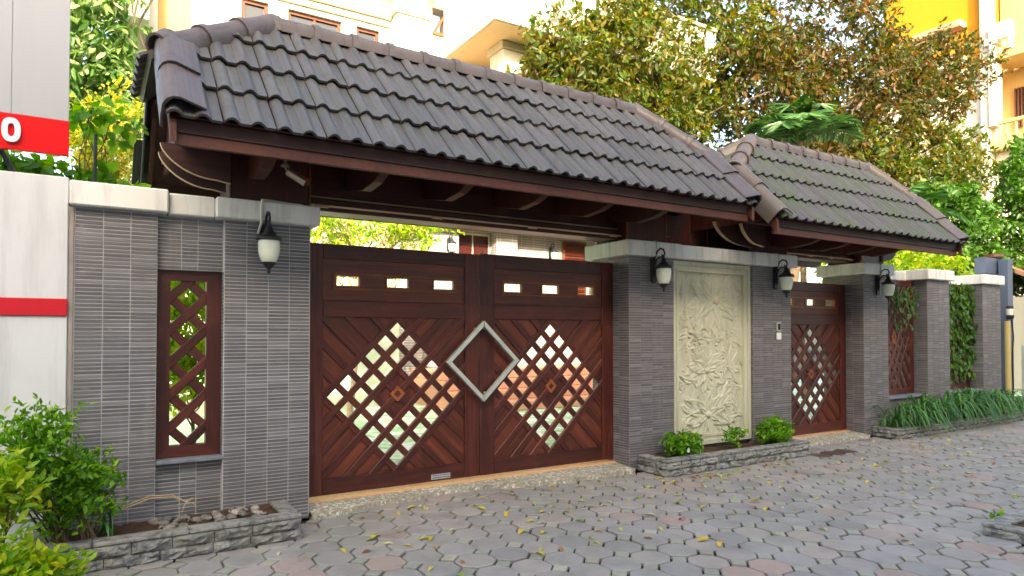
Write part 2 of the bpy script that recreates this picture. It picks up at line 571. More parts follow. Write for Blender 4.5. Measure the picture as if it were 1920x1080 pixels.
def smooth_by_angle(me, ang=35):
    bm = bmesh.new()
    bm.from_mesh(me)
    for f in bm.faces:
        f.smooth = True
    for e in bm.edges:
        if len(e.link_faces) == 2 and e.calc_face_angle(0) > R(ang):
            e.smooth = False
    bm.to_mesh(me)
    bm.free()
    return me


def fixn(me):
    bm = bmesh.new()
    bm.from_mesh(me)
    bmesh.ops.recalc_face_normals(bm, faces=bm.faces)
    bm.to_mesh(me)
    bm.free()
    return me


ORG = {}

def wl(o):
    return ORG.get(o.name, Vector((0, 0, 0)))

def empty(name, loc, label=None, cat=None, group=None):
    o = bpy.data.objects.new(name, None)
    col.objects.link(o)
    o.location = loc
    o.empty_display_size = 0.1
    ORG[o.name] = Vector(loc)
    tag(o, label, cat, group)
    return o

def tag(o, label=None, cat=None, group=None, kind=None):
    if label: o['label'] = label
    if cat: o['category'] = cat
    if group: o['group'] = group
    if kind: o['kind'] = kind
    return o

def ob(name, mesh, mats, parent=None, loc=(0, 0, 0), rot=None, matrix=None, kind=None):
    """mesh object; loc is a WORLD location (parents are never rotated)"""
    if isinstance(mesh, MB):
        mesh = fixn(mesh.mesh(name))
    o = bpy.data.objects.new(name, mesh)
    col.objects.link(o)
    if mats is not None and not mesh.materials:
        for m in ([mats] if isinstance(mats, str) else mats):
            mesh.materials.append(MATS[m])
    w = Vector(loc)
    if parent is not None:
        o.parent = parent
        base = wl(parent)
    else:
        base = Vector((0, 0, 0))
    if matrix is not None:
        mm = matrix.copy()
        w = mm.translation.copy()
        mm.translation = w - base
        o.matrix_basis = mm
    else:
        o.location = w - base
        if rot is not None:
            o.rotation_euler = rot
    ORG[o.name] = w
    if kind:
        o['kind'] = kind
    return o

def clip_poly(poly, a, b, c):
    """keep a*x+b*y<=c"""
    out = []
    n = len(poly)
    for i in range(n):
        p, q = poly[i], poly[(i + 1) % n]
        dp, dq = a * p[0] + b * p[1] - c, a * q[0] + b * q[1] - c
        if dp <= 0:
            out.append(p)
        if (dp < 0) != (dq < 0) and abs(dp - dq) > 1e-12 and dp * dq < 0:
            t = dp / (dp - dq)
            out.append((p[0] + t * (q[0] - p[0]), p[1] + t * (q[1] - p[1])))
    return out

# foliage: numpy leaf clouds -----------------------------------------------------
def leaf_mesh(name, c, d, nrm, ln, wd, shape='rhomb', droop=0.0):
    """c centres(base), d directions, nrm normals, ln lengths, wd widths: arrays"""
    c, d, nrm = (np.asarray(a, float) for a in (c, d, nrm))
    ln, wd = np.asarray(ln, float)[:, None], np.asarray(wd, float)[:, None]
    d /= np.linalg.norm(d, axis=1, keepdims=True) + 1e-9
    s = np.cross(d, nrm)
    s /= np.linalg.norm(s, axis=1, keepdims=True) + 1e-9
    n = np.cross(s, d)
    N = len(c)
    if shape == 'rhomb':
        pts = [c, c + d * ln * 0.45 + s * wd * 0.5 + n * wd * 0.12, c + d * ln - n * ln * droop, c + d * ln * 0.45 - s * wd * 0.5 + n * wd * 0.12]
        tri = [(0, 1, 2, 3)]
        K = 4
    else:
        pts = [c, c + d * ln * 0.3 + s * wd * 0.5 + n * wd * 0.15, c + d * ln * 0.68 + s * wd * 0.38 + n * (wd * 0.1 - ln * droop * 0.4),
               c + d * ln - n * ln * droop, c + d * ln * 0.68 - s * wd * 0.38 + n * (wd * 0.1 - ln * droop * 0.4), c + d * ln * 0.3 - s * wd * 0.5 + n * wd * 0.15]
        tri = [(0, 1, 2, 3), (0, 3, 4, 5)]
        K = 6
    V = np.stack(pts, 1).reshape(-1, 3)
    F = np.concatenate([np.arange(N)[:, None] * K + np.array(t)[None, :] for t in tri], 0)
    me = bpy.data.meshes.new(name)
    me.vertices.add(len(V))
    me.vertices.foreach_set('co', V.ravel())
    me.loops.add(F.size)
    me.loops.foreach_set('vertex_index', F.ravel().astype(np.int32))
    me.polygons.add(len(F))
    me.polygons.foreach_set('loop_start', (np.arange(len(F)) * 4).astype(np.int32))
    me.polygons.foreach_set('loop_total', np.full(len(F), 4, np.int32))
    me.update(calc_edges=True)
    return me


def unit(n):
    v = nrg.normal(size=(n, 3))
    return v / np.linalg.norm(v, axis=1, keepdims=True)


def twig_leaves(tips, per, ln, wd, spread=0.25, hang=0.3, up=0.2, lvar=0.3):
    """tips: (N,3); around each tip a twig with leaves set alternately"""
    tips = np.asarray(tips, float)
    N = len(tips)
    td = unit(N)
    td[:, 2] -= hang
    td /= np.linalg.norm(td, axis=1, keepdims=True)
    C, D, NR = [], [], []
    side = np.cross(td, unit(N))
    side /= np.linalg.norm(side, axis=1, keepdims=True) + 1e-9
    for k in range(per):
        t = (k / max(1, per - 1) - 0.4) * spread
        sgn = 1 if k % 2 else -1
        C.append(tips + td * t + nrg.normal(scale=spread * 0.06, size=(N, 3)))
        D.append(td * 0.6 + side * sgn + nrg.normal(scale=0.35, size=(N, 3)) + np.array([0, 0, -hang * 0.6]))
        q = nrg.normal(scale=0.55, size=(N, 3))
        q[:, 2] += 1.0 * up + 0.5
        NR.append(q)
    C, D, NR = np.concatenate(C), np.concatenate(D), np.concatenate(NR)
    M = len(C)
    L = ln * (1 + lvar * nrg.uniform(-1, 1, M))
    return C, D, NR, L, L * (wd / ln)


def ellipsoid_tips(n, c, r, hollow=0.35, lump=0.0):
    p = unit(n)
    rad = nrg.uniform(hollow ** 3, 1, n) ** (1 / 3)
    if lump:
        k = unit(9)
        bias = np.max(p @ k.T, axis=1)
        rad *= (1 - lump) + lump * np.clip((bias - 0.55) / 0.45, 0, 1) * 1.3
    return np.asarray(c) + p * rad[:, None] * np.asarray(r)


def limb(mb, a, b, r0, r1, segs=6, wob=0.08, n=7):
    a, b = Vector(a), Vector(b)
    L = (b - a).length
    pts, rs = [], []
    for i in range(segs + 1):
        t = i / segs
        p = a.lerp(b, t)
        if 0 < i < segs:
            p = p + Vector((rng.uniform(-1, 1), rng.uniform(-1, 1), rng.uniform(-1, 1))) * wob * L
        pts.append(p)
        rs.append(r0 + (r1 - r0) * t)
    mb.tube(pts, rs, n)
    return pts

# ================================================================== SETTING: ground and paving
g = MB()
g.add([(-150, -120, -0.06), (250, -120, -0.06), (250, 250, -0.06), (-150, 250, -0.06)], [(0, 1, 2, 3)])
tag(ob('ground', g, 'joint'), kind='structure')

CAMP = Vector((0, -4.988, 1.36))
FW = Vector((math.sin(YAW), math.cos(YAW), 0))

pave = MB()
pave.box(-12, 30, -8.2, 0.6, -0.05, -0.024)
pavement = tag(ob('pavement', pave, 'joint'), kind='structure')

PX, PY = 0.2358, 0.2485
SQX, SQY = 3.245, -1.833            # one square stone's centre
h = 0.0045                           # half a joint

def octagon_mesh():
    a, b = PX / 2 - h, PY / 2 - h
    ca, cb = 0.0495 * PX / 0.2413, 0.0495 * PY / 0.2413
    k = 0.006
    P = [(ca, -b), (a, -cb), (a, cb), (ca, b), (-ca, b), (-a, cb), (-a, -cb), (-ca, -b)]
    top = [(x * (1 - k / a * 1.2), y * (1 - k / b * 1.2), 0.0) for x, y in P]
    mid = [(x, y, -0.005) for x, y in P]
    m = MB()
    v = top + mid + [(x, y, -0.035) for x, y in P]
    f = [tuple(range(8))]
    for i in range(8):
        j = (i + 1) % 8
        f.append((8 + i, 8 + j, j, i))
        f.append((16 + i, 16 + j, 8 + j, 8 + i))
    m.add(v, f)
    return m

def square_mesh():
    d = 0.0575
    P = [(0, -d * 1.02), (d, 0), (0, d * 1.02), (-d, 0)]
    m = MB()
    v = [(x * 0.92, y * 0.92, 0) for x, y in P] + [(x, y, -0.004) for x, y in P] + [(x, y, -0.03) for x, y in P]
    f = [(0, 1, 2, 3)]
    for i in range(4):
        j = (i + 1) % 4
        f.append((4 + i, 4 + j, j, i))
        f.append((8 + i, 8 + j, 4 + j, 4 + i))
    m.add(v, f)
    return m

OCT, SQU = octagon_mesh(), square_mesh()
OCT_ME, SQU_ME = fixn(OCT.mesh('paver')), fixn(SQU.mesh('square_paver'))

def on_street(x, y, m=0.1):
    if y > 0.30:
        return False
    if y > -0.02 and not (1.3 < x < 4.5 or 7.05 < x < 8.6):
        return False
    if y > 0.12 - 0.05 * math.sin(x * 3.1):
        return False
    if -0.35 < x < 1.14 and y > -0.44: return False
    if 4.6 < x < 6.76 and y > -0.34: return False
    if 8.75 < x and y > -0.29: return False
    if 5.12 < x < 6.5 and -4.3 < y < -2.86: return False
    return True

pieces = []
for i in range(-30, 78):
    for j in range(-20, 12):
        for kind, ox, oy in (('o', PX / 2, PY / 2), ('s', 0, 0)):
            x, y = SQX + i * PX + ox, SQY + j * PY + oy
            x += 0.0
            if y < -7.6 or not on_street(x, y) or x > 19 or x < -3:
                continue
            v = Vector((x, y, 0)) - CAMP
            dpt = v.dot(FW)
            lat = v.dot(Vector((FW.y, -FW.x, 0)))
            seen = dpt > 2.2 and abs(lat) < dpt * 0.82 + 0.3
            pieces.append((0 if seen else 1, v.length, kind, x, y))
pieces.sort()
rest_o, rest_s = MB(), MB()
cnt = {'o': 0, 's': 0}
for seen, dist, kind, x, y in pieces:
    z = rng.gauss(0, 0.0028)
    tx, ty, rz = rng.gauss(0, 0.013), rng.gauss(0, 0.013), rng.gauss(0, 0.02)
    if y > -0.15 and 1.4 < x < 4.4:
        z += 0.012 * rng.random()
        tx += rng.gauss(0, 0.03)
    x += rng.gauss(0, 0.002); y += rng.gauss(0, 0.002)
    lim = 300 if kind == 'o' else 260
    if 6.8 < x < 7.45 and -0.75 < y < -0.2 and kind == 'o':
        seen = 0; lim = 400
    if not seen and cnt[kind] < lim:
        cnt[kind] += 1
        wet = kind == 'o' and (math.hypot(x - 7.02, y + 0.52) < 0.2 or math.hypot(x - 7.25, y + 0.40) < 0.16)
        if wet:
            wm = OCT_ME.copy()
            wm.materials.clear()
            ob('paver', wm, 'paver_wet', pavement, (x, y, z), (tx, ty, rz))
            continue
        ob('paver' if kind == 'o' else 'square_paver', OCT_ME if kind == 'o' else SQU_ME, 'paver' if kind == 'o' else 'paver_square', pavement, (x, y, z), (tx, ty, rz))
    else:
        src, dst = (OCT, rest_o) if kind == 'o' else (SQU, rest_s)
        M = Matrix.Translation((x, y, z)) @ Matrix.Rotation(rz, 4, 'Z') @ Matrix.Rotation(tx, 4, 'X')
        dst.add([M @ Vector(p) for p in src.v], src.f)
ob('distant_pavers', rest_o, 'paver', pavement, kind='stuff')
ob('distant_square_pavers', rest_s, 'paver_square', pavement, kind='stuff')

# terrazzo apron in front of both gates, thin threshold strip under the gates
def apron(name, x0, x1, label_jag):
    m = MB()
    n = 60
    r2 = random.Random(5 if label_jag else 9)
    top, fr = [], []
    jag = 0
    for i in range(n + 1):
        x = x0 + (x1 - x0) * i / n
        t = i / n
        if label_jag:
            base = -0.085 if (t < 0.08 or t > 0.66) else (-0.085 + 0.16 * min(1, (t - 0.08) / 0.14) * min(1, max(0, (0.66 - t) / 0.16)))
            jag = jag * 0.6 + r2.uniform(-0.018, 0.018)
        else:
            base, jag = -0.07, r2.uniform(-0.006, 0.006)
        fr.append((x, base + jag))
    for i in range(n):
        (xa, ya), (xb, yb) = fr[i], fr[i + 1]
        zf = 0.040
        v = [(xa, ya, zf), (xb, yb, zf), (xb, 0.19, 0.055), (xa, 0.19, 0.055), (xa, ya - 0.003, -0.04), (xb, yb - 0.003, -0.04)]
        m.add(v, [(0, 1, 2, 3), (4, 5, 1, 0)])
    o = ob(name, m, 'terrazzo')
    tag(o, kind='structure')
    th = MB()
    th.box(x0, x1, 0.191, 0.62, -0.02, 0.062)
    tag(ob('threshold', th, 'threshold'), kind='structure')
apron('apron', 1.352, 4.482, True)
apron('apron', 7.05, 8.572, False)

# courtyard floor behind the gates
y = MB()
y.box(-3.0, 20.0, 0.625, 14.0, -0.02, 0.06)
tag(ob('courtyard_floor', y, 'yard_floor'), kind='structure')

# ================================================================== tiled walls
CAPZ = 2.155

def tile_list(origin, u, n, width, z0, z1, cols=None, skip=None, pitch=0.025):
    """tiles on a vertical face: origin at its left foot, u along it, n out of it"""
    o, u, n = Vector(origin), Vector(u), Vector(n)
    if cols is None:
        k = max(1, round(width / 0.152))
        cols = [width * i / k for i in range(k + 1)]
    rows = int(round((z1 - z0) / pitch))
    ph = (z1 - z0) / rows
    out = []
    for c0, c1 in zip(cols[:-1], cols[1:]):
        for r in range(rows):
            zc = z0 + (r + 0.5) * ph
            p = o + u * ((c0 + c1) / 2)
            if skip and skip(p, zc):
                continue
            out.append((Vector((p.x, p.y, zc)), u, n, c1 - c0 - 0.0048, ph - 0.0054))
    return out

TILE_ME = {}
def tile_mesh(w, hh):
    key = (round(w, 3), round(hh, 4))
    if key not in TILE_ME:
        m = MB()
        t = 0.0034
        c = 0.0012
        v = [(-w / 2, 0, -hh / 2), (w / 2, 0, -hh / 2), (w / 2, 0, hh / 2), (-w / 2, 0, hh / 2)]
        v += [(-w / 2 + c, -t, -hh / 2 + c), (w / 2 - c, -t, -hh / 2 + c), (w / 2 - c, -t, hh / 2 - c), (-w / 2 + c, -t, hh / 2 - c)]
        m.add(v, [(4, 5, 6, 7), (0, 1, 5, 4), (1, 2, 6, 5), (2, 3, 7, 6), (3, 0, 4, 7)])
        TILE_ME[key] = (m, fixn(m.mesh('wall_tile')))
    return TILE_ME[key]

def lay_tiles(parent, tiles, limit=300):
    def size(t):
        p, u, n, w, hh = t
        d = (p - CAMP)
        face = max(0.0, -(d.normalized().dot(n)))
        dep = d.dot(FW)
        vis = 1 if abs(d.dot(Vector((FW.y, -FW.x, 0)))) < dep * 0.79 and face > 0.02 else 0
        return -(vis * w * face / max(0.5, dep) ** 2)
    tiles = sorted(tiles, key=size)
    rest = MB()
    for i, (p, u, n, w, hh) in enumerate(tiles):
        m, me = tile_mesh(w, hh)
        zax = Vector((0, 0, 1))
        M = Matrix((u, -n, zax)).transposed().to_4x4()
        M = M @ Matrix.Rotation(rng.gauss(0, 0.010), 4, 'X') @ Matrix.Rotation(rng.gauss(0, 0.0025), 4, 'Z')
        M.translation = p + n * rng.uniform(-0.001, 0.0006)
        if i < limit:
            ob('wall_tile', me, 'wall_tile', parent, matrix=M)
        else:
            rest.add([M @ Vector(q) for q in m.v], m.f)
    if rest.v:
        ob('small_tiles', rest, 'wall_tile', parent, kind='stuff')

def cap(parent, x0, x1, y0, y1, z0, z1, name='coping_stone'):
    m = MB()
    m.bbox(x0, x1, y0, y1, z0, z1, 0.009)
    return ob(name, m, 'cap_plaster', parent)

XD, YD = (1, 0, 0), (0, -1, 0)
BK = 0.006    # grout backing lies this far behind the tile feet

# ---- left wall: pillar, recessed window bay, pillar
lw = empty('tiled_wall', (0.6, 0.3, 0), 'grey tiled wall with a narrow lattice window left of the big gate', 'wall')
m = MB()
m.box(-0.135, 0.343, 0.0, 0.575, 0, CAPZ)
m.box(0.755, 1.347, 0.0, 0.575, 0, CAPZ)
m.box(0.343, 0.755, 0.05, 0.575, 0, 0.487)
m.box(0.343, 0.755, 0.05, 0.575, 1.792, CAPZ)
ob('wall_core', m, 'grout', lw)
tl = tile_list((-0.115, 0, 0), XD, YD, 0.458, 0, CAPZ - 0.005)
tl += tile_list((0.757, 0, 0), XD, YD, 0.588, 0, CAPZ - 0.005)
tl += tile_list((0.343, 0.05, 0), XD, YD, 0.41, 0, 0.485, cols=[0, 0.15, 0.252, 0.41])
tl += tile_list((0.343, 0.05, 0), XD, YD, 0.41, 1.795, CAPZ - 0.005, cols=[0, 0.15, 0.252, 0.41])
tl += tile_list((0.755, 0.19, 0), (0, -1, 0), (-1, 0, 0), 0.185, 0.5, 1.79, cols=[0, 0.14, 0.185])
tl += tile_list((1.347, 0.0, 0), (0, 1, 0), (1, 0, 0), 0.57, 0, CAPZ - 0.005)
lay_tiles(lw, tl)
cap(lw, -0.145, 0.403, -0.06, 0.635, CAPZ + 0.004, 2.312)
cap(lw, 0.405, 0.692, -0.01, 0.60, CAPZ + 0.002, 2.300)
cap(lw, 0.694, 1.405, -0.06, 0.635, CAPZ, 2.298)
m = MB()
m.bbox(-0.147, -0.119, -0.012, 0.10, 0, CAPZ - 0.006, 0.004)
ob('edge_strip', m, 'grout_brown', lw)
m = MB()
m.bbox(0.349, 0.757, -0.012, 0.16, 0.489, 0.514, 0.004)
ob('window_sill', m, 'slate', lw)

# ---- middle wall: pillar, carved panel bay, pillar
mw = empty('tiled_wall', (5.7, 0.3, 0), 'grey tiled wall holding the carved floral panel between the two gates', 'wall')
m = MB()
m.box(4.487, 5.100, 0.0, 0.575, 0, CAPZ - 0.02)
m.box(6.362, 7.044, 0.0, 0.575, 0, CAPZ - 0.02)
m.box(5.100, 6.362, 0.09, 0.575, 0, CAPZ - 0.02)
ob('wall_core', m, 'grout_brown', mw)
tl = tile_list((4.487, 0, 0), XD, YD, 0.613, 0, 2.13)
tl += tile_list((6.362, 0, 0), XD, YD, 0.682, 0, 2.13)
tl += tile_list((4.487, 0.575, 0), (0, -1, 0), (-1, 0, 0), 0.575, 0, 2.13, cols=[0, 0.12, 0.272, 0.424, 0.575])
tl += tile_list((6.362, 0.09, 0), (0, -1, 0), (-1, 0, 0), 0.09, 0, 2.13, cols=[0, 0.09])
lay_tiles(mw, tl)
cap(mw, 4.424, 5.155, -0.06, 0.635, 2.137, 2.288)
cap(mw, 5.157, 6.298, -0.045, 0.60, 2.139, 2.284)
cap(mw, 6.300, 7.104, -0.06, 0.635, 2.137, 2.286)

# ---- right wall: three pillars and two window bays
rw = empty('tiled_wall', (10.5, 0.3, 0), 'grey tiled wall with two lattice bays right of the small gate', 'wall')
m = MB()
for a, b in ((8.576, 9.158), (10.197, 10.828), (11.889, 12.494)):
    m.box(a, b, 0.0, 0.575, 0, CAPZ - 0.02)
for a, b in ((9.158, 10.197), (10.828, 11.889)):
    m.box(a, b, 0.03, 0.575, 0, 0.455)
ob('wall_core', m, 'grout_brown', rw)
tl = []
for a, b in ((8.576, 9.158), (10.197, 10.828), (11.889, 12.494)):
    tl += tile_list((a, 0, 0), XD, YD, b - a, 0, 2.13)
    tl += tile_list((a, 0.575, 0), (0, -1, 0), (-1, 0, 0), 0.575, 0, 2.13, cols=[0, 0.12, 0.272, 0.424, 0.575])
for a, b in ((9.158, 10.197), (10.828, 11.889)):
    tl += tile_list((a, 0.03, 0), XD, YD, b - a, 0, 0.45)
lay_tiles(rw, tl)
for a, b in ((8.505, 9.235), (10.128, 10.880), (11.840, 12.52)):
    cap(rw, a, b, -0.06, 0.635, 2.14, 2.29)
for a, b in ((9.237, 10.126), (10.882, 11.838)):
    cap(rw, a, b, 0.25, 0.62, 2.13, 2.27)
for a, b in ((9.155, 10.195), (10.826, 11.887)):
    m = MB()
    m.bbox(a, b, -0.015, 0.34, 0.458, 0.485, 0.004)
    ob('window_sill', m, 'slate', rw)

# ================================================================== lattice work
def strip_poly(theta, off, half, rect):
    """strip of half width `half` along direction theta at signed offset, clipped to rect (x0,x1,z0,z1)"""
    x0, x1, z0, z1 = rect
    cx, cz = (x0 + x1) / 2, (z0 + z1) / 2
    nx, nz = -math.sin(theta), math.cos(theta)
    poly = [(x0, z0), (x1, z0), (x1, z1), (x0, z1)]
    k = nx * cx + nz * cz + off
    poly = clip_poly(poly, nx, nz, k + half)
    if len(poly) > 2:
        poly = clip_poly(poly, -nx, -nz, -(k - half))
    return poly

def slat(parent, poly, theta, ya, yb, mat, name='lattice_slat'):
    """prism with its local x along the slat, so that the grain runs with it"""
    cx = sum(p[0] for p in poly) / len(poly)
    cz = sum(p[1] for p in poly) / len(poly)
    c, s_ = math.cos(theta), math.sin(theta)
    loc = [((x - cx) * c + (z - cz) * s_, -(x - cx) * s_ + (z - cz) * c) for x, z in poly]
    m = MB()
    # front edge chamfered
    b = 0.004
    mx = sum(p[0] for p in loc) / len(loc)
    mz = sum(p[1] for p in loc) / len(loc)
    n = len(loc)
    def ins(p):
        return (p[0], p[1] - math.copysign(min(b, abs(p[1] - mz)), p[1] - mz))
    v = [(p[0], ya + b, p[1]) for p in loc] + [(p[0], yb, p[1]) for p in loc] + [(ins(p)[0], ya, ins(p)[1]) for p in loc]
    f = [tuple(2 * n + i for i in range(n)), tuple(range(2 * n - 1, n - 1, -1))]
    for i in range(n):
        j = (i + 1) % n
        f.append((i, j, n + j, n + i))
        f.append((2 * n + i, 2 * n + j, j, i))
    m.add(v, f)
    me = fixn(m.mesh(name))
    return ob(name, me, mat, parent, (cx, 0, cz), (0, -theta, 0))

def diamond(cx, cz, r, rz=None):
    rz = r if rz is None else rz
    return [(cx, cz - rz), (cx + r, cz), (cx, cz + rz), (cx - r, cz)]

def frame_prism(mb, outer, inner, ya, yb, mi=0):
    n = len(outer)
    v = [(p[0], ya, p[1]) for p in outer] + [(p[0], ya, p[1]) for p in inner] + [(p[0], yb, p[1]) for p in outer] + [(p[0], yb, p[1]) for p in inner]
    f = []
    for i in range(n):
        j = (i + 1) % n
        f += [(i, j, n + j, n + i), (2 * n + i, 3 * n + i, 3 * n + j, 2 * n + j), (i, 2 * n + i, 2 * n + j, j), (n + i, n + j, 3 * n + j, 3 * n + i)]
    mb.add(v, f, mi)

def diamond_lattice(parent, rect, y0, nhalf=3, ratio=0.645, zscale=1.0, back=True):
    """openings on a diagonal grid inside a big diamond, solid corner boards, solid boss in the middle"""
    x0, x1, z0, z1 = rect
    cx, cz = (x0 + x1) / 2, (z0 + z1) / 2
    W, H = (x1 - x0) / 2, (z1 - z0) / 2
    th = math.atan2(H, W)
    # perpendicular distance from the centre to the big diamond's edge
    dist = W * H / math.hypot(W, H)
    pitch = dist / nhalf
    half = pitch * (1 - ratio) / 2
    for k in range(-nhalf, nhalf + 1):
        for sgn in (1, -1):
            poly = strip_poly(sgn * th, k * pitch, half, rect)
            if len(poly) > 2:
                ya = y0 if sgn > 0 else y0 + 0.004
                slat(parent, poly, sgn * th, ya, y0 + 0.026, 'wood_x')
    if back:
        for sx, sz in ((-1, -1), (1, -1), (1, 1), (-1, 1)):
            # the corner triangle outside the big diamond, as boards laid across it
            tri = [(cx + sx * W, cz + sz * H), (cx + sx * W, cz + sz * 0.035), (cx + sx * 0.035, cz + sz * H)]
            tth = th * sx * sz
            for k in range(-nhalf * 2, nhalf * 2):
                nx, nz = -math.sin(tth), math.cos(tth)
                c0 = nx * cx + nz * cz + (k + 0.02) * pitch
                q = clip_poly(tri, -nx, -nz, -c0)
                if len(q) > 2:
                    q = clip_poly(q, nx, nz, c0 + pitch * 0.96)
                if len(q) > 2:
                    slat(parent, q, tth, y0 + 0.014 + 0.003 * (k % 2), y0 + 0.024, 'wood_panel', 'corner_board')
    # boss
    s = pitch * (2 - (1 - ratio)) / dist
    w, hh = W * s / 2 * 1.02 + 0.02, H * s / 2 * 1.02 + 0.02
    m = MB()
    frame_prism(m, diamond(cx, cz, w, hh), diamond(cx, cz, 0.034, 0.034 * H / W), y0 + 0.016, y0 + 0.031)
    ob('centre_panel', m, 'wood_z', parent)
    m = MB()
    frame_prism(m, diamond(cx, cz, 0.066, 0.066 * H / W), diamond(cx, cz, 0.033, 0.033 * H / W), y0 - 0.002, y0 + 0.0155)
    ob('boss_frame', m, 'wood_trim', parent)

def gate_leaf(label, x0, x1, z0, z1, y0, sl, sr, wins=3, rails=(0.221, 1.49, 1.622, 1.951)):
    t = empty('gate_leaf', ((x0 + x1) / 2, y0 + 0.03, z0), label, 'gate')
    zb, zc, zd, ze = rails
    def part(name, a, b, c, d, mat, ya=y0, yb=y0 + 0.052):
        m = MB()
        m.bbox(a, b, ya, yb, c, d, 0.004)
        return ob(name, m, mat, t)
    part('stile', x0, x0 + sl, z0, z1, 'wood_z')
    part('stile', x1 - sr, x1, z0, z1, 'wood_z')
    a, b = x0 + sl + 0.0006, x1 - sr - 0.0006
    part('rail', a, b, z0, zb, 'wood_x', y0 + 0.003, y0 + 0.050)
    part('rail', a, b, zc, zd, 'wood_x', y0 + 0.003, y0 + 0.050)
    part('rail', a, b, ze, z1, 'wood_x', y0 + 0.003, y0 + 0.050)
    # upper panel with openings
    m = MB()
    ya, yb = y0 + 0.018, y0 + 0.040
    wz0, wz1 = zd + 0.118, zd + 0.206
    L = b - a
    edges = []
    mgn = 0.10
    ww = 0.205
    for i in range(wins):
        c = a + mgn + ww / 2 + (L - 2 * mgn - ww) * i / (wins - 1)
        edges.append((c - ww / 2, c + ww / 2))
    m.box(a, b, ya, yb, zd, wz0)
    m.box(a, b, ya, yb, wz1, ze)
    px = a
    for e0, e1 in edges:
        m.box(px, e0, ya, yb, wz0, wz1)
        px = e1
    m.box(px, b, ya, yb, wz0, wz1)
    ob('upper_panel', m, 'wood_panel', t)
    m = MB()
    frame_prism(m, [(edges[0][0] - 0.018, wz0 - 0.03), (edges[-1][1] + 0.018, wz0 - 0.03), (edges[-1][1] + 0.018, wz1 + 0.016), (edges[0][0] - 0.018, wz1 + 0.016)],
                [(edges[0][0] - 0.004, wz0 - 0.016), (edges[-1][1] + 0.004, wz0 - 0.016), (edges[-1][1] + 0.004, wz1 + 0.003), (edges[0][0] - 0.004, wz1 + 0.003)], y0 + 0.010, y0 + 0.0178)
    ob('panel_moulding', m, 'wood_trim', t)
    for e0, e1 in edges:
        m = MB()
        frame_prism(m, [(e0 - 0.003, wz0 - 0.012), (e1 + 0.003, wz0 - 0.012), (e1 + 0.003, wz1 + 0.002), (e0 - 0.003, wz1 + 0.002)],
                    [(e0 + 0.009, wz0 + 0.003), (e1 - 0.009, wz0 + 0.003), (e1 - 0.009, wz1 - 0.009), (e0 + 0.009, wz1 - 0.009)], y0 + 0.0125, y0 + 0.044)
        ob('opening_frame', m, 'wood_trim', t)
    diamond_lattice(t, (a, b, zb, zc), y0 + 0.006)
    return t

GY = 0.236
gl = gate_leaf('left leaf of the big dark wood gate, sticker on its bottom rail', 1.352, 2.917, 0.09, 2.068, GY, 0.162, 0.142)
gr = gate_leaf('right leaf of the big dark wood gate, beside the carved panel wall', 2.927, 4.480, 0.088, 2.078, GY, 0.152, 0.140)
sg = gate_leaf('single dark wood side gate between the carved panel wall and right wall', 7.050, 8.572, 0.075, 2.015, GY + 0.01, 0.13, 0.13, 3, (0.20, 1.47, 1.60, 1.90))

# nameplate sticker on the left leaf
m = MB()
m.box(2.450, 2.632, GY + 0.0008, GY + 0.0026, 0.106, 0.150)
ob('maker_plate', m, 'sign_grey', gl)
m = MB()
for zz in (0.116, 0.136):
    x = 2.462
    while x < 2.618:
        w = rng.uniform(0.006, 0.016)
        m.box(x, x + w, GY - 0.0002, GY + 0.0006, zz, zz + 0.007)
        x += w + rng.uniform(0.003, 0.007)
ob('plate_marks', m, 'iron_black', gl)
# brass drop bolt between the leaves, top
m = MB()
m.tube([(2.955, GY + 0.02, 2.079), (2.955, GY + 0.02, 2.115)], 0.006, 8)
ob('bolt', m, 'pipe_cream', gr)

# steel diamond pull handles: one half on each leaf
def half_handle(parent, sx):
    m = MB()
    cx, cz, r = 2.922 + sx * 0.004, 1.114, 0.357
    w = 0.05
    out = [(cx, cz - r), (cx + sx * (r + 0.008), cz), (cx, cz + r)]
    inn = [(cx, cz - r + w), (cx + sx * (r - w + 0.008), cz), (cx, cz + r - w)]
    ya, yb = GY - 0.085, GY - 0.052
    for k in range(2):
        q = [out[k], out[k + 1], inn[k + 1], inn[k]]
        m.prism(q, ya, yb, 'y')
    h_ = ob('pull_handle', m, 'steel', parent)
    for zz in (cz - r + 0.07, cz + r - 0.07):
        b = MB()
        x = cx + sx * 0.045
        b.tube([(x, yb + 0.0002, zz), (x, GY - 0.0005, zz)], 0.011, 10)
        ob('stand_off', b, 'steel', parent)
half_handle(gl, -1)
half_handle(gr, 1)

# narrow lattice window in the left wall
nw = empty('lattice_window', (0.55, 0.1, 0.515), 'narrow dark wood lattice window set in the left wall', 'window')
fx0, fx1, fz0, fz1, fy = 0.353, 0.748, 0.516, 1.790, 0.085
ix0, ix1, iz0, iz1 = 0.431, 0.656, 0.594, 1.722
for nm, q, mt in (('frame_stile', [(fx0, fz0), (ix0, iz0), (ix0, iz1), (fx0, fz1)], 'wood_z'), ('frame_stile', [(fx1, fz0), (fx1, fz1), (ix1, iz1), (ix1, iz0)], 'wood_z'),
                  ('frame_rail', [(fx0, fz0), (fx1, fz0), (ix1, iz0), (ix0, iz0)], 'wood_x'), ('frame_rail', [(fx0, fz1), (ix0, iz1), (ix1, iz1), (fx1, fz1)], 'wood_x')):
    m = MB()
    m.prism(q, fy, fy + 0.07, 'y')
    ob(nm, m, mt, nw)
pitch = 0.223 / math.sqrt(2)
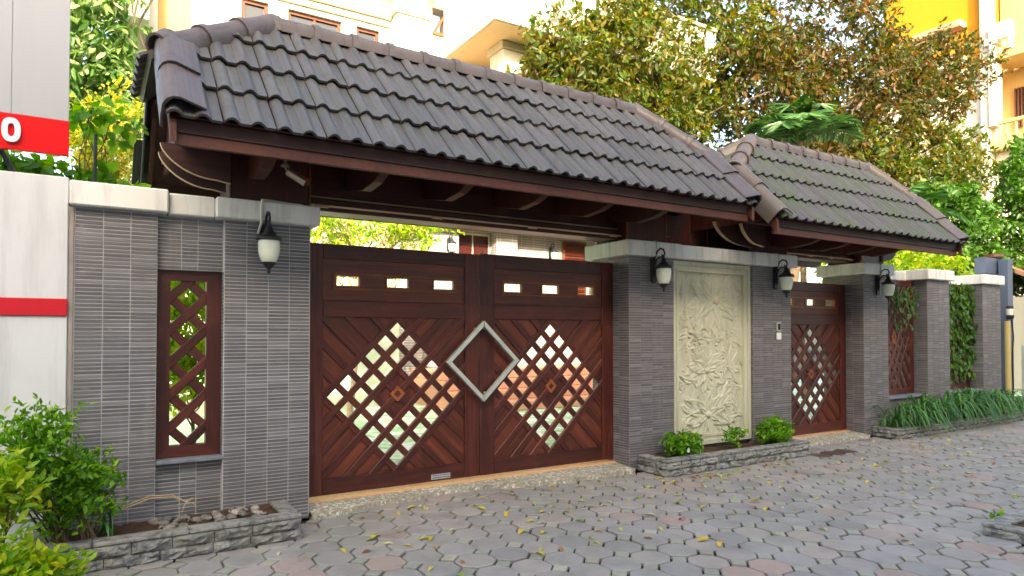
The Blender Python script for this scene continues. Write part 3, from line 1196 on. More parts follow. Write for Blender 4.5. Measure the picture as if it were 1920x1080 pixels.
for k in range(-6, 7):
    for sgn in (1, -1):
        poly = strip_poly(sgn * R(45), (k + 0.5) * pitch, 0.030, (ix0, ix1, iz0, iz1))
        if len(poly) > 2 and max(p[1] for p in poly) - min(p[1] for p in poly) > 0.05:
            slat(nw, poly, sgn * R(45), fy + (0.014 if sgn > 0 else 0.019), fy + 0.045, 'wood_x')

# two lattice panels in the right wall's bays
def bay_lattice(label, x0, x1):
    t = empty('lattice_window', ((x0 + x1) / 2, 0.3, 0.49), label, 'window')
    y0 = 0.19
    f = 0.085
    z0, z1 = 0.487, 2.125
    for nm, b, mt in (('frame_stile', (x0, x0 + f, z0, z1), 'wood_z'), ('frame_stile', (x1 - f, x1, z0, z1), 'wood_z'), ('frame_rail', (x0 + f, x1 - f, z0, z0 + f), 'wood_x'), ('frame_rail', (x0 + f, x1 - f, z1 - f, z1), 'wood_x')):
        m = MB()
        m.bbox(b[0] + 0.0005, b[1] - 0.0005, y0, y0 + 0.06, b[2], b[3], 0.004)
        ob(nm, m, mt, t)
    diamond_lattice(t, (x0 + f, x1 - f, z0 + f, z1 - f), y0 + 0.01, nhalf=3, ratio=0.56, back=False)
    # openwork goes on into the corners, past the big diamond
    return t
bay_lattice('dark wood lattice panel with a centre boss, next to the small gate', 9.166, 10.189)
bay_lattice('dark wood lattice panel mostly covered by the climbing vine', 10.836, 11.881)

# ================================================================== carved panel
def relief():
    t = empty('relief_panel', (5.73, 0.06, 0.16), 'cream carved stone panel of flowers and leaves in a moulded frame', 'relief')
    x0, x1, z0, z1 = 5.104, 6.358, 0.16, 2.128
    for (w0, w1, ya, nm) in ((0.0, 0.045, 0.035, 'outer_moulding'), (0.0455, 0.080, 0.048, 'middle_moulding'), (0.0805, 0.108, 0.040, 'inner_moulding')):
        m = MB()
        o = [(x0 + w0, z0 + w0), (x1 - w0, z0 + w0), (x1 - w0, z1 - w0), (x0 + w0, z1 - w0)]
        i = [(x0 + w1, z0 + w1), (x1 - w1, z0 + w1), (x1 - w1, z1 - w1), (x0 + w1, z1 - w1)]
        frame_prism(m, o, i, ya, 0.088)
        ob(nm, m, 'relief_stone', t)
    nx, nz = 190, 330
    ax0, ax1, az0, az1 = x0 + 0.106, x1 - 0.106, z0 + 0.106, z1 - 0.106
    U, V = np.meshgrid(np.linspace(0, 1, nx), np.linspace(0, (az1 - az0) / (ax1 - ax0), nz))
    Hh = np.zeros_like(U)
    rg = np.random.default_rng(5)
    K_H = 1.0
    def petal(cx, cy, ang, L, W, hgt, bend=0.0, vein=0.4):
        c, s_ = math.cos(ang), math.sin(ang)
        a = (U - cx) * c + (V - cy) * s_
        b = -(U - cx) * s_ + (V - cy) * c
        tt = np.clip(a / L, 0, 1)
        b = b - bend * L * tt * tt
        wv = W * np.sin(np.pi * np.clip(tt, 0.02, 0.98) ** 0.8)
        e = np.abs(b) / (wv + 1e-5)
        ins = (a > 0) & (a < L) & (e < 1)
        prof = hgt * (0.35 + 0.65 * tt) * np.sqrt(np.clip(1 - e ** 3, 0, 1)) * (1 - vein * np.exp(-(e * 4) ** 2))
        np.copyto(Hh, np.maximum(Hh, prof), where=ins)
    def stem(pts, w, hgt):
        for (xa, ya), (xb, yb) in zip(pts[:-1], pts[1:]):
            d2 = (xb - xa) ** 2 + (yb - ya) ** 2
            tt = np.clip(((U - xa) * (xb - xa) + (V - ya) * (yb - ya)) / d2, 0, 1)
            dd = np.hypot(U - xa - tt * (xb - xa), V - ya - tt * (yb - ya))
            np.copyto(Hh, np.maximum(Hh, hgt * np.sqrt(np.clip(1 - (dd / w) ** 2, 0, 1))))
    def flower(cx, cy, r, n, hgt, a0=0.0, spread=2 * math.pi):
        for ring, (k, rr) in enumerate(((n, 1.0), (n, 0.72), (max(4, n - 3), 0.45))):
            for i in range(k):
                a = a0 + spread * (i + 0.5 * ring) / k
                petal(cx, cy, a, r * rr * rg.uniform(0.9, 1.1), r * rr * 0.26, hgt * (0.6 + 0.25 * ring), rg.uniform(-0.15, 0.15))
        stem([(cx, cy), (cx + 0.001, cy + 0.001)], r * 0.12, hgt * 1.3)
    ymax = (az1 - az0) / (ax1 - ax0)
    for (pts) in ([(0.5, 0.1), (0.42, 0.5), (0.52, 0.85), (0.46, 1.2), (0.52, 1.5)], [(0.45, 0.3), (0.2, 0.6), (0.14, 0.95), (0.22, 1.3)], [(0.5, 0.45), (0.78, 0.7), (0.84, 1.0), (0.74, 1.3)],
                  [(0.15, 0.9), (0.3, 1.1), (0.42, 1.15)]):
        stem(pts, 0.014, 0.35)
    for i in range(90):
        petal(rg.uniform(0.05, 0.95), rg.uniform(0.15, 1.2), rg.uniform(0, 6.28), rg.uniform(0.10, 0.24), rg.uniform(0.022, 0.05), rg.uniform(0.35, 0.75), rg.uniform(-0.5, 0.5), 0.7)
    for i in range(34):
        petal(rg.uniform(0.55, 0.98), rg.uniform(0.1, 0.75), rg.uniform(0.9, 1.9), rg.uniform(0.14, 0.3), rg.uniform(0.012, 0.03), rg.uniform(0.25, 0.5), rg.uniform(-0.3, 0.3), 0.5)
    flower(0.58, 1.40, 0.44, 10, 0.9, 0.2)
    flower(0.45, 0.20, 0.34, 9, 0.95, 0.5)
    flower(0.44, 0.66, 0.30, 9, 0.85, 0.1)
    flower(0.20, 1.22, 0.17, 7, 0.6, 0.3)
    flower(0.82, 1.06, 0.14, 7, 0.6, 0.0)
    for i in range(6):
        flower(rg.uniform(0.08, 0.92), rg.uniform(0.35, 1.2), rg.uniform(0.045, 0.07), 6, 0.55, rg.uniform(0, 1))
    for i in range(70):
        cx, cy = rg.choice([0.18, 0.66, 0.3]) + rg.normal() * 0.05, rg.choice([0.95, 0.98, 0.78]) + rg.normal() * 0.06
        dd = np.hypot(U - cx, V - cy)
        np.copyto(Hh, np.maximum(Hh, 0.6 * np.sqrt(np.clip(1 - (dd / 0.014) ** 2, 0, 1))))
    for i in range(14):
        petal(rg.uniform(0.1, 0.9), ymax - 0.02, -1.57 + rg.uniform(-0.7, 0.7), rg.uniform(0.12, 0.28), rg.uniform(0.015, 0.03), 0.5, rg.uniform(-0.3, 0.3))
    for i in range(60):
        petal(rg.uniform(0.02, 0.98), rg.uniform(0.05, ymax - 0.05), rg.uniform(0, 6.28), rg.uniform(0.07, 0.16), rg.uniform(0.012, 0.028), rg.uniform(0.2, 0.42), rg.uniform(-0.6, 0.6), 0.6)
    for rr_ in (0.30, 0.36, 0.43):
        for a0_ in np.linspace(-0.9, 1.5, 7):
            petal(0.52 + rr_ * math.cos(a0_), 1.36 + rr_ * math.sin(a0_), a0_ + 1.45, 0.20, 0.018, 0.42, 0.25, 0.3)
    D = 0.040
    X = ax0 + U * (ax1 - ax0)
    Z = az0 + V * (ax1 - ax0)
    Y = 0.078 - D * Hh
    vv = np.stack([X, Y, Z], -1).reshape(-1, 3)
    I = np.arange(nx * nz).reshape(nz, nx)
    F = np.stack([I[:-1, :-1], I[:-1, 1:], I[1:, 1:], I[1:, :-1]], -1).reshape(-1, 4)
    me = bpy.data.meshes.new('carving')
    me.from_pydata(vv.tolist(), [], F.tolist())
    me.polygons.foreach_set('use_smooth', [True] * len(F))
    me.update()
    ob('carving', me, 'relief_stone', t)
relief()

# ================================================================== roofs
def roof_tile_geo(w=0.2915, L=0.42, th=0.017, tilt=0.032, n=8):
    per = 0.15
    us = []
    for p in range(2):
        for i in range(n):
            us.append(p * per + per * i / n)
    us.append(2 * per)
    us = [u * w / 0.30 for u in us]
    def prof(u):
        q = (u * 0.30 / w) % per
        hump = 0.088
        return 0.031 * math.sin(math.pi * q / hump) ** 0.85 if q < hump else 0.0
    m = MB()
    k = len(us)
    rows = [(0.0, tilt), (L, 0.0)]
    v = []
    for y, z in rows:
        for u in us:
            v.append((u, y, z + prof(u)))
    for y, z in rows:
        for u in us:
            v.append((u, y, z + prof(u) - th))
    f = []
    for i in range(k - 1):
        f.append((i, i + 1, k + i + 1, k + i))                   # top
        f.append((2 * k + i + 1, 2 * k + i, i, i + 1))           # lower edge
        f.append((2 * k + i, 2 * k + i + 1, 3 * k + i + 1, 3 * k + i))
    f.append((0, k, 3 * k, 2 * k))
    f.append((k - 1, 2 * k - 1 - 0, 4 * k - 1, 3 * k - 1))
    m.add(v, f)
    return m
RT = roof_tile_geo()
RT_ME = smooth_by_angle(fixn(RT.mesh('roof_tile')), 40)

def half_round(L, r0, r1, collar=0.05, n=12, skirt=0.045):
    """half-round tile along +y from 0 to L, overlapping collar at the low (y=0) end"""
    m = MB()
    secs = [(0.0, r0 * 1.14), (collar, r0 * 1.14), (collar + 0.004, r0), (L, r1)]
    v, f = [], []
    ring = []
    for i in range(n + 1):
        a = math.pi * i / n
        ring.append((math.cos(a), math.sin(a)))
    for y, r in secs:
        v.append((r, y, -skirt))
        for c, s_ in ring:
            v.append((r * c, y, r * s_))
        v.append((-r, y, -skirt))
    k = n + 3
    for j in range(len(secs) - 1):
        for i in range(k - 1):
            f.append((j * k + i, j * k + i + 1, (j + 1) * k + i + 1, (j + 1) * k + i))
    # thickness at the low end
    b = len(v)
    for (x, y, z) in v[:k]:
        v.append((x * 0.84, 0.0, z * 0.84 if z > 0 else z))
    for i in range(k - 1):
        f.append((i, i + 1, b + i + 1, b + i))
    b2 = len(v)
    for (x, y, z) in v[b:b + k]:
        v.append((x, L, z))
    for i in range(k - 1):
        f.append((b + i, b + i + 1, b2 + i + 1, b2 + i))
    m.add(v, f)
    return smooth_by_angle(fixn(m.mesh('ridge_tile')), 40)

def frame_matrix(p, ydir, zhint):
    y_ = Vector(ydir).normalized()
    z_ = Vector(zhint)
    z_ = (z_ - y_ * z_.dot(y_)).normalized()
    x_ = y_.cross(z_)
    M = Matrix((x_, y_, z_)).transposed().to_4x4()
    M.translation = p
    return M

def verge_geo(side, L):
    """verge tile: flap down outside, rounded top, flat wing inward; along +y; side=-1 means outside is -x"""
    prof = [(-0.062, -0.13), (-0.066, -0.05), (-0.06, 0.02), (-0.042, 0.055), (-0.012, 0.075), (0.025, 0.078), (0.06, 0.066), (0.165, 0.030)]
    th = 0.014
    prof_in = [(x + th * (0.9 if i < 4 else 0.2), z - (0.0 if i == 0 else th)) for i, (x, z) in enumerate(prof)]
    m = MB()
    k = len(prof)
    v = []
    for y, dz in ((0.0, 0.022), (L, 0.0)):
        for x, z in prof:
            v.append((-side * x, y, z + dz))
        for x, z in prof_in:
            v.append((-side * x, y, z + dz))
    f = []
    for i in range(k - 1):
        f.append((i, i + 1, 2 * k + i + 1, 2 * k + i))
        f.append((k + i, k + i + 1, 3 * k + i + 1, 3 * k + i))
        f.append((i, i + 1, k + i + 1, k + i))
        f.append((2 * k + i, 2 * k + i + 1, 3 * k + i + 1, 3 * k + i))
    f.append((0, k, 3 * k, 2 * k))
    f.append((k - 1, 2 * k - 1, 4 * k - 1, 3 * k - 1))
    m.add(v, f)
    return smooth_by_angle(fixn(m.mesh('verge_tile')), 50)

def gate_roof(label, xv0, xv1, xr0, xr1, e, ez, yr, zr, th0, th1, tmat, rmat, xt0):
    """front eave at y=e, ridge at yr; ends are gables clipped by small hips that start a share th0/th1 up the slope"""
    t = empty('gate_roof', ((xv0 + xv1) / 2, yr, ez), label, 'roof')
    run, rise = yr - e, zr - ez
    L = math.hypot(run, rise)
    a = math.atan2(rise, run)
    vd, nd = Vector((0, math.cos(a), math.sin(a))), Vector((0, -math.sin(a), math.cos(a)))
    rows, exp_ = 4, L / 4.03
    ncol = int(math.ceil((xv1 - xt0) / 0.30))
    O = Vector((0, e, ez))
    M0 = Matrix((Vector((1, 0, 0)), vd, nd)).transposed().to_4x4()
    # hip lines in (x, v): left from (xv0, th0*L) to (xr0, L)
    def clip_needed(x, v):
        def lf(px, pv): return (px - xv0) - (pv - th0 * L) * (xr0 - xv0) / (L - th0 * L)
        def rt(px, pv): return (xv1 - px) - (pv - th1 * L) * (xv1 - xr1) / (L - th1 * L)
        cs = [(x, v), (x + 0.3, v), (x, v + 0.42), (x + 0.3, v + 0.42)]
        l = [lf(*c) for c in cs]
        r_ = [rt(*c) for c in cs]
        return l, r_
    for r_i in range(rows):
        for c in range(ncol):
            x, v = xt0 + c * 0.30, r_i * exp_
            l, r_ = clip_needed(x, v)
            if max(l) < 0 or max(r_) < 0:
                continue
            M = M0.copy()
            M.translation = O + Vector((x, 0, 0)) + vd * v + nd * (0.004 + rng.uniform(0, 0.005)) + vd * rng.gauss(0, 0.004)
            M = M @ Matrix.Rotation(rng.gauss(0, 0.007), 4, 'Z') @ Matrix.Rotation(rng.gauss(0, 0.006), 4, 'Y')
            end_cut = x + 0.2915 > xv1 + 0.01 or x < xv0 - 0.06
            top_cut = v + 0.42 > L - 0.01
            if min(l) < 0 or min(r_) < 0 or end_cut or top_cut:
                bm = bmesh.new()
                bm.from_mesh(RT_ME)
                def cut(co, no):
                    geom = bm.verts[:] + bm.edges[:] + bm.faces[:]
                    bmesh.ops.bisect_plane(bm, geom=geom, plane_co=co, plane_no=no, clear_outer=True)
                if min(l) < 0:
                    d = Vector((xr0 - xv0, L - th0 * L, 0)).normalized()
                    cut(Vector((xv0 - x, th0 * L - v, 0)), Vector((-d.y, d.x, 0)))
                if min(r_) < 0:
                    d = Vector((xr1 - xv1, L - th1 * L, 0)).normalized()
                    cut(Vector((xv1 - x, th1 * L - v, 0)), Vector((d.y, -d.x, 0)))
                if x + 0.2915 > xv1 + 0.01:
                    cut(Vector((xv1 - x, 0, 0)), Vector((1, 0, 0)))
                if top_cut:
                    cut(Vector((0, L - 0.012 - v, 0)), Vector((0, 1, 0)))
                if len(bm.faces) < 3:
                    bm.free()
                    continue
                me = bpy.data.meshes.new('roof_tile')
                bm.to_mesh(me)
                bm.free()
            else:
                me = RT_ME
            if me.users == 0 or not me.materials:
                if not me.materials:
                    me.materials.append(MATS[tmat])
            o = ob('roof_tile', me, None, t, matrix=M)
            if me is RT_ME:
                o.material_slots[0].link = 'OBJECT'
                o.material_slots[0].material = MATS[tmat]
    # rear slope and hip ends: tiles joined (hidden from the street but for their rims)
    rest = MB()
    Mr = Matrix((Vector((-1, 0, 0)), Vector((0, -math.cos(a), math.sin(a))), Vector((0, math.sin(a), math.cos(a))))).transposed().to_4x4()
    yb = 2 * yr - e
    for r_i in range(rows):
        for c in range(ncol):
            x, v = xv1 - c * 0.30, r_i * exp_
            l, r_ = clip_needed(x - 0.3, v)
            if min(l) < 0 or min(r_) < 0 or v + 0.42 > L + 0.15:
                continue
            M = Mr.copy()
            M.translation = Vector((x, yb, ez)) + Vector((0, -math.cos(a), math.sin(a))) * v + Vector((0, math.sin(a), math.cos(a))) * 0.004
            rest.add([M @ Vector(p) for p in RT.v], RT.f)
    ob('rear_tiles', rest, tmat, t, kind='stuff')
    deck = MB()
    dn = 0.02
    def P(x, v, s=1):
        y = e + (v / L) * run
        return (x, y if s > 0 else 2 * yr - y, ez + (v / L) * rise)
    def slab(poly, nrm, thick=0.028, gap=0.012):
        n = Vector(nrm).normalized()
        up_ = [Vector(p) - n * gap for p in poly]
        lo = [Vector(p) - n * (gap + thick) for p in poly]
        k = len(poly)
        deck.add(up_ + lo, [tuple(range(k)), tuple(range(2 * k - 1, k - 1, -1))] + [(i, k + i, k + (i + 1) % k, (i + 1) % k) for i in range(k)])
    b0 = 0.07
    fr = [P(xv0, b0), P(xv1, b0), P(xv1, th1 * L), P(xr1, L), P(xr0, L), P(xv0, th0 * L)]
    slab(fr, nd)
    bk = [P(xv0, b0, -1), P(xv0, th0 * L, -1), P(xr0, L), P(xr1, L), P(xv1, th1 * L, -1), P(xv1, b0, -1)]
    slab(bk, (0, math.sin(a), math.cos(a)))
    ob('roof_deck', deck, 'wood_dark', t)
    # hip end faces
    hips = MB()
    for (xv, xr, th) in ((xv0, xr0, th0), (xv1, xr1, th1)):
        p1, p2, p3 = Vector(P(xv, th * L)), Vector(P(xv, th * L, -1)), Vector(P(xr, L))
        off = Vector((math.copysign(0.09, xv - xr), 0, -0.045))
        q1, q2 = p1 + off, p2 + off
        n = (p2 - p1).cross(p3 - p1).normalized()
        if n.z < 0: n = -n
        hips.add([q1 + n * 0.02, q2 + n * 0.02, p3 + n * 0.02, q1 - n * 0.02, q2 - n * 0.02, p3 - n * 0.02], [(0, 1, 2), (3, 4, 5), (0, 1, 4, 3), (1, 2, 5, 4), (2, 0, 3, 5)])
    ob('hip_face', hips, tmat, t)
    cnt_h = 0
    for (xv, xr, th) in ((xv0, xr0, th0), (xv1, xr1, th1)):
        p1, p2, p3 = Vector(P(xv, th * L)), Vector(P(xv, th * L, -1)), Vector(P(xr, L))
        up_ = (p3 - (p1 + p2) / 2).normalized()
        k = max(2, int((p2 - p1).length / 0.30))
        mid = (p1 + p2) / 2
        for c in range(k):
            off = (c - k / 2) * 0.30
            y_ = up_
            side = (p2 - p1).normalized()
            z_ = side.cross(y_)
            if z_.z < 0:
                side = -side
                z_ = side.cross(y_)
            M = Matrix((side, y_, z_)).transposed().to_4x4()
            M.translation = mid + side * off - up_ * 0.14 + z_ * 0.03
            o = ob('roof_tile', RT_ME, None, t, matrix=M)
            o.material_slots[0].link = 'OBJECT'
            o.material_slots[0].material = MATS[tmat]
    # ridge tiles
    nr = max(3, int(round((xr1 - xr0) / 0.30)))
    Lr = (xr1 - xr0) / nr
    me = half_round(Lr + 0.03, 0.082, 0.078)
    for i in range(nr):
        M = frame_matrix(Vector((xr0 + i * Lr, yr, zr + 0.012)), (1, 0, 0), (0, 0, 1))
        ob('ridge_tile', me, rmat, t, matrix=M @ Matrix.Rotation(rng.gauss(0, 0.01), 4, 'Z'))
    # hip tiles
    for (xv, xr, th) in ((xv0, xr0, th0), (xv1, xr1, th1)):
        for s in (1, -1):
            p1, p3 = Vector(P(xv, th * L, s)), Vector((xr, yr, zr))
            d = (p3 - p1)
            nh = max(2, int(round(d.length / 0.33)))
            Lh = (d.length + 0.06) / nh
            me = half_round(Lh + 0.03, 0.088, 0.080)
            dn_ = d.normalized()
            for i in range(nh):
                p = p1 - dn_ * 0.06 + dn_ * (i * Lh) + Vector((0, 0, 0.022))
                ob('hip_tile', me, rmat, t, matrix=frame_matrix(p, dn_, (0, -0.25 * s, 1)))
    # verge tiles
    for (xv, th, side) in ((xv0, th0, -1), (xv1, th1, 1)):
        Lv = th * L + 0.02
        nv = 2
        lv = Lv / nv
        me = verge_geo(side, lv + 0.05)
        for s in (1, -1):
            for i in range(nv):
                v_ = 0.03 + i * lv
                if s > 0:
                    M = M0.copy()
                    M.translation = O + Vector((xv, 0, 0)) + vd * v_ + nd * 0.028
                    ob('verge_tile', me, rmat, t, matrix=M)
                else:
                    me2 = verge_geo(-side, lv + 0.05)
                    M = Mr.copy()
                    M.translation = Vector((xv, yb, ez)) + Vector((0, -math.cos(a), math.sin(a))) * v_ + Vector((0, math.sin(a), math.cos(a))) * 0.028
                    ob('verge_tile', me2, rmat, t, matrix=M)
    # fascia boards
    for s in (1, -1):
        yf = e + 0.055 if s > 0 else 2 * yr - e - 0.055
        m = MB()
        m.bbox(xv0 + 0.005, xv1 - 0.005, min(yf, yf + s * 0.028), max(yf, yf + s * 0.028), ez - 0.055, ez + 0.025, 0.003)
        ob('fascia_board', m, 'wood_fascia', t)
        m = MB()
        y2 = yf + s * 0.012
        m.bbox(xv0 + 0.012, xv1 - 0.012, min(y2, y2 + s * 0.030), max(y2, y2 + s * 0.030), ez - 0.125, ez - 0.0555, 0.003)
        ob('fascia_board', m, 'wood_fascia_y', t)
    # barge boards on the gables
    for (xv, th, side) in ((xv0, th0, -1), (xv1, th1, 1)):
        for s in (1, -1):
            p = [P(xv, 0.02, s), P(xv, th * L, s)]
            dz = 0.15
            x0_ = xv + (0.0 if side < 0 else -0.0)
            poly = [(p[0][1], p[0][2] - 0.01), (p[1][1], p[1][2] - 0.01), (p[1][1], p[1][2] - 0.01 - dz), (p[0][1] + s * 0.0, p[0][2] - 0.01 - dz * 0.85)]
            m = MB()
            m.prism(poly, x0_ - 0.016, x0_ + 0.016, 'x')
            ob('barge_board', m, 'wood_fascia_y', t)
        # gable infill
        m = MB()
        q = [(P(xv, 0.16 * L)[1], ez + 0.05), (P(xv, th * L)[1], P(xv, th * L)[2] - 0.02), (P(xv, th * L, -1)[1], P(xv, th * L)[2] - 0.02), (P(xv, 0.16 * L, -1)[1], ez + 0.05)]
        xi = xv - side * 0.10
        m.prism(q, xi - 0.012, xi + 0.012, 'x')
        ob('gable_board', m, 'wood_dark_z', t)
    return t

E_Y = -0.83
mr = gate_roof('big hipped roof of dark grey tiles over the main gate', 0.36, 5.33, 1.10, 4.74, E_Y, 2.562, 0.2, 3.655, 0.53, 0.50, 'roof_tile', 'ridge_tile', 0.32)
sr = gate_roof('smaller mossy tiled roof over the side gate', 5.70, 9.40, 6.58, 9.02, E_Y, 2.478, 0.2, 3.62, 0.52, 0.50, 'roof_tile_moss', 'ridge_tile_pale', 5.73)

# ---- timber under the roofs
def timbers(t, x_posts, header, brk, x0, x1, zt, trims=True):
    for (a, b) in x_posts:
        m = MB()
        m.bbox(a, b, 0.03, 0.52, 2.302, zt + 0.30, 0.004)
        ob('post_cladding', m, 'wood_dark_z', t)
        for xx in (a - 0.012, b + 0.002):
            m = MB()
            m.bbox(xx, xx + 0.010, 0.022, 0.05, 2.302, zt + 0.24, 0.002)
            ob('corner_bead', m, 'wood_trim', t)
    a, b = header
    m = MB()
    m.bbox(a, b, 0.14, 0.36, 2.305, 2.395, 0.004)
    ob('header_beam', m, 'wood_dark', t)
    m = MB()
    m.bbox(a, b, 0.20, 0.25, 2.3955, zt + 0.62, 0.003)
    ob('header_board', m, 'wood_dark', t)
    if trims:
        for yy, zz in ((0.128, 2.338), (0.186, 2.412)):
            m = MB()
            m.bbox(a + 0.02, b - 0.06, yy, yy + 0.011, zz, zz + 0.014, 0.002)
            ob('trim_strip', m, 'wood_edge', t)
        n = 4
        for i in range(n):
            x = a + 0.22 + (b - a - 0.5) * i / (n - 1)
            m = MB()
            m.bbox(x, x + 0.10, 0.112, 0.127, 2.326, 2.346, 0.003)
            ob('trim_clip', m, 'wood_edge', t)
    for x in brk:
        m = MB()
        poly = [(0.205, zt - 0.01), (0.205, zt + 0.13), (-0.62, zt + 0.02), (-0.62, zt - 0.02), (-0.46, zt - 0.07), (-0.22, zt - 0.09)]
        poly = [(y, z - 0.02) for y, z in poly]
        m.prism(poly, x - 0.035, x + 0.035, 'x')
        br_ = ob('cantilever_bracket', m, 'wood_dark', t)
        m = MB()
        m.prism([(-0.622, zt - 0.041), (-0.46, zt - 0.0912), (-0.22, zt - 0.1112), (-0.22, zt - 0.1142), (-0.461, zt - 0.0942), (-0.623, zt - 0.045)], x - 0.034, x + 0.034, 'x')
        ob('bracket_edge', m, 'wood_fascia_y', t)
    # long plates carrying the rafters
    for yy in (-0.30, 0.58):
        m = MB()
        m.bbox(x0 + 0.05, x1 - 0.05, yy, yy + 0.07, zt + 0.10, zt + 0.20, 0.004)
        ob('wall_plate', m, 'wood_dark', t)

timbers(mr, [(0.80, 1.345), (4.50, 5.02)], (1.20, 4.62), (0.94, 1.70, 2.38, 3.07, 3.76, 4.40), 0.36, 5.33, 2.53)
timbers(sr, [(6.36, 7.00), (8.60, 9.08)], (6.9, 8.72), (6.75, 7.30, 7.85, 8.40), 5.70, 9.40, 2.45)

for k in range(9):
    m = MB()
    m.bbox(5.02 + k * 0.149, 5.02 + k * 0.149 + 0.143, 0.40, 0.42, 2.29, 2.95, 0.004)
    ob('infill_board', m, 'wood_fascia_y' if k % 2 else 'wood_dark_z', mr)

def swoop(t, pts_x0, pts_x1, z0, z1, y, flip=False):
    """end board with a swept lower corner, pale sawn edge; lies parallel to the wall"""
    poly = []
    w = pts_x1 - pts_x0
    n = 14
    poly.append((1.0, 1.0))
    poly.append((0.0, 1.0))
    for i in range(1, n + 1):
        a = math.pi / 2 * i / n
        poly.append((0.78 * (1 - math.cos(a)) ** 0.9, 1 - 0.93 * math.sin(a) ** 1.15))
    poly.append((1.0, 0.0))
    q = []
    for u, v in poly:
        x = pts_x0 + u * w if not flip else pts_x1 - u * w
        q.append((x, z0 + v * (z1 - z0)))
    m = MB()
    m.prism(q, y, y + 0.045, 'y', 0, 1)
    o = ob('swept_end_board', m, ['wood_fascia', 'wood_edge'], t)
    return o
swoop(mr, 0.345, 0.775, 2.385, 2.605, -0.12)
swoop(mr, 0.345, 0.765, 2.345, 2.575, 0.02)
swoop(mr, 4.98, 5.36, 2.36, 2.60, 0.05, True)
swoop(mr, 4.98, 5.36, 2.36, 2.60, 0.30, True)
swoop(sr, 5.72, 6.34, 2.33, 2.58, -0.02)
swoop(sr, 5.98, 6.36, 2.33, 2.58, -0.16)
swoop(sr, 9.06, 9.42, 2.33, 2.56, 0.0, True)

# ================================================================== wall lamps
def lamp_meshes():
    r = {}
    m = MB()
    n = 16
    poly = []
    for i in range(n):
        a = 2 * math.pi * i / n
        poly.append((0.036 * math.cos(a), 0.098 * math.copysign(1, math.sin(a)) + 0.036 * math.sin(a)))
    m.prism(poly, -0.022, 0.0, 'y')
    r['back_plate'] = (fixn(m.mesh('back_plate')), 'iron_black')
    m = MB()
    pts = [(0, -0.018, -0.075), (0, -0.032, -0.02), (0, -0.028, 0.06), (0, -0.035, 0.125), (0, -0.062, 0.182), (0, -0.105, 0.208), (0, -0.148, 0.192), (0, -0.165, 0.155), (0, -0.155, 0.128), (0, -0.132, 0.13), (0, -0.128, 0.146)]
    m.tube(pts, [0.013, 0.012, 0.010, 0.0095, 0.009, 0.009, 0.009, 0.009, 0.009, 0.0085, 0.008], 8)
    pts = [(0, -0.028, 0.04), (0, -0.05, 0.095), (0, -0.085, 0.125), (0, -0.125, 0.118), (0, -0.15, 0.085)]
    m.tube(pts, 0.0075, 8)
    r['arm'] = (smooth_by_angle(fixn(m.mesh('arm')), 50), 'iron_black')
    c = (0, -0.152, 0)
    m = MB()
    m.lathe([(0.0, 0.125), (0.012, 0.122), (0.012, 0.105), (0.022, 0.095), (0.028, 0.070), (0.045, 0.055), (0.052, 0.040), (0.080, 0.028), (0.088, 0.018), (0.088, 0.006), (0.074, 0.0), (0.0, 0.0)], 24, c)
    r['cap'] = (smooth_by_angle(fixn(m.mesh('cap')), 35), 'iron_black')
    m = MB()
    m.lathe([(0.070, 0.0), (0.0735, -0.03), (0.072, -0.07), (0.064, -0.11), (0.052, -0.142), (0.040, -0.155)], 32, c)
    r['glass_shade'] = (smooth_by_angle(fixn(m.mesh('glass_shade')), 50), 'milk_glass')
    m = MB()
    m.lathe([(0.0, -0.152), (0.046, -0.150), (0.044, -0.162), (0.028, -0.180), (0.012, -0.196), (0.010, -0.206), (0.015, -0.214), (0.008, -0.224), (0.0, -0.240)], 20, c)
    r['finial'] = (smooth_by_angle(fixn(m.mesh('finial')), 35), 'iron_black')
    return r
LAMP = lamp_meshes()

def lamp(x, y, z, label, group='black wall lanterns'):
    t = empty('wall_lantern', (x, y, z), label, 'lamp', group)
    for nm, (me, mt) in LAMP.items():
        ob(nm, me, mt, t, (x, y, z))
    return t
lamp(1.02, -0.010, 2.005, 'black lantern with white glass on the pillar left of the big gate')
lamp(4.80, -0.010, 2.005, 'black lantern with white glass left of the carved panel')
lamp(6.74, -0.010, 2.005, 'black lantern with white glass right of the carved panel above the doorbell')
lamp(8.88, -0.010, 2.005, 'black lantern with white glass right of the small side gate')

def cable(name, label, pts, r=0.006, mat='cable_cream', cat='cable'):
    m = MB()
    m.tube(pts, r, 6)
    return tag(ob(name, m, mat), label, cat)
cable('lamp_cable', 'pale conduit bent over the coping beside the left gate lantern', [(1.4, 0.05, 2.312), (1.18, 0.02, 2.312), (1.02, -0.03, 2.312), (0.992, -0.066, 2.305), (0.986, -0.069, 2.25), (0.986, -0.069, 2.14), (0.972, -0.030, 2.07)], 0.009)
cable('lamp_cable', 'thin cable on the coping above the lantern left of the carved panel', [(4.80, 0.06, 2.296), (4.80, -0.05, 2.296), (4.80, -0.066, 2.28), (4.80, -0.066, 2.14), (4.80, -0.025, 2.08)], 0.005, 'grey_box')
cable('lamp_cable', 'thin cable on the coping above the lantern right of the carved panel', [(6.74, 0.06, 2.294), (6.74, -0.05, 2.294), (6.74, -0.066, 2.28), (6.74, -0.066, 2.14), (6.74, -0.025, 2.08)], 0.005, 'grey_box')
cable('lamp_cable', 'thin cable on the coping above the lantern right of the side gate', [(8.88, 0.06, 2.298), (8.88, -0.05, 2.298), (8.88, -0.066, 2.28), (8.88, -0.066, 2.14), (8.88, -0.025, 2.08)], 0.005, 'grey_box')

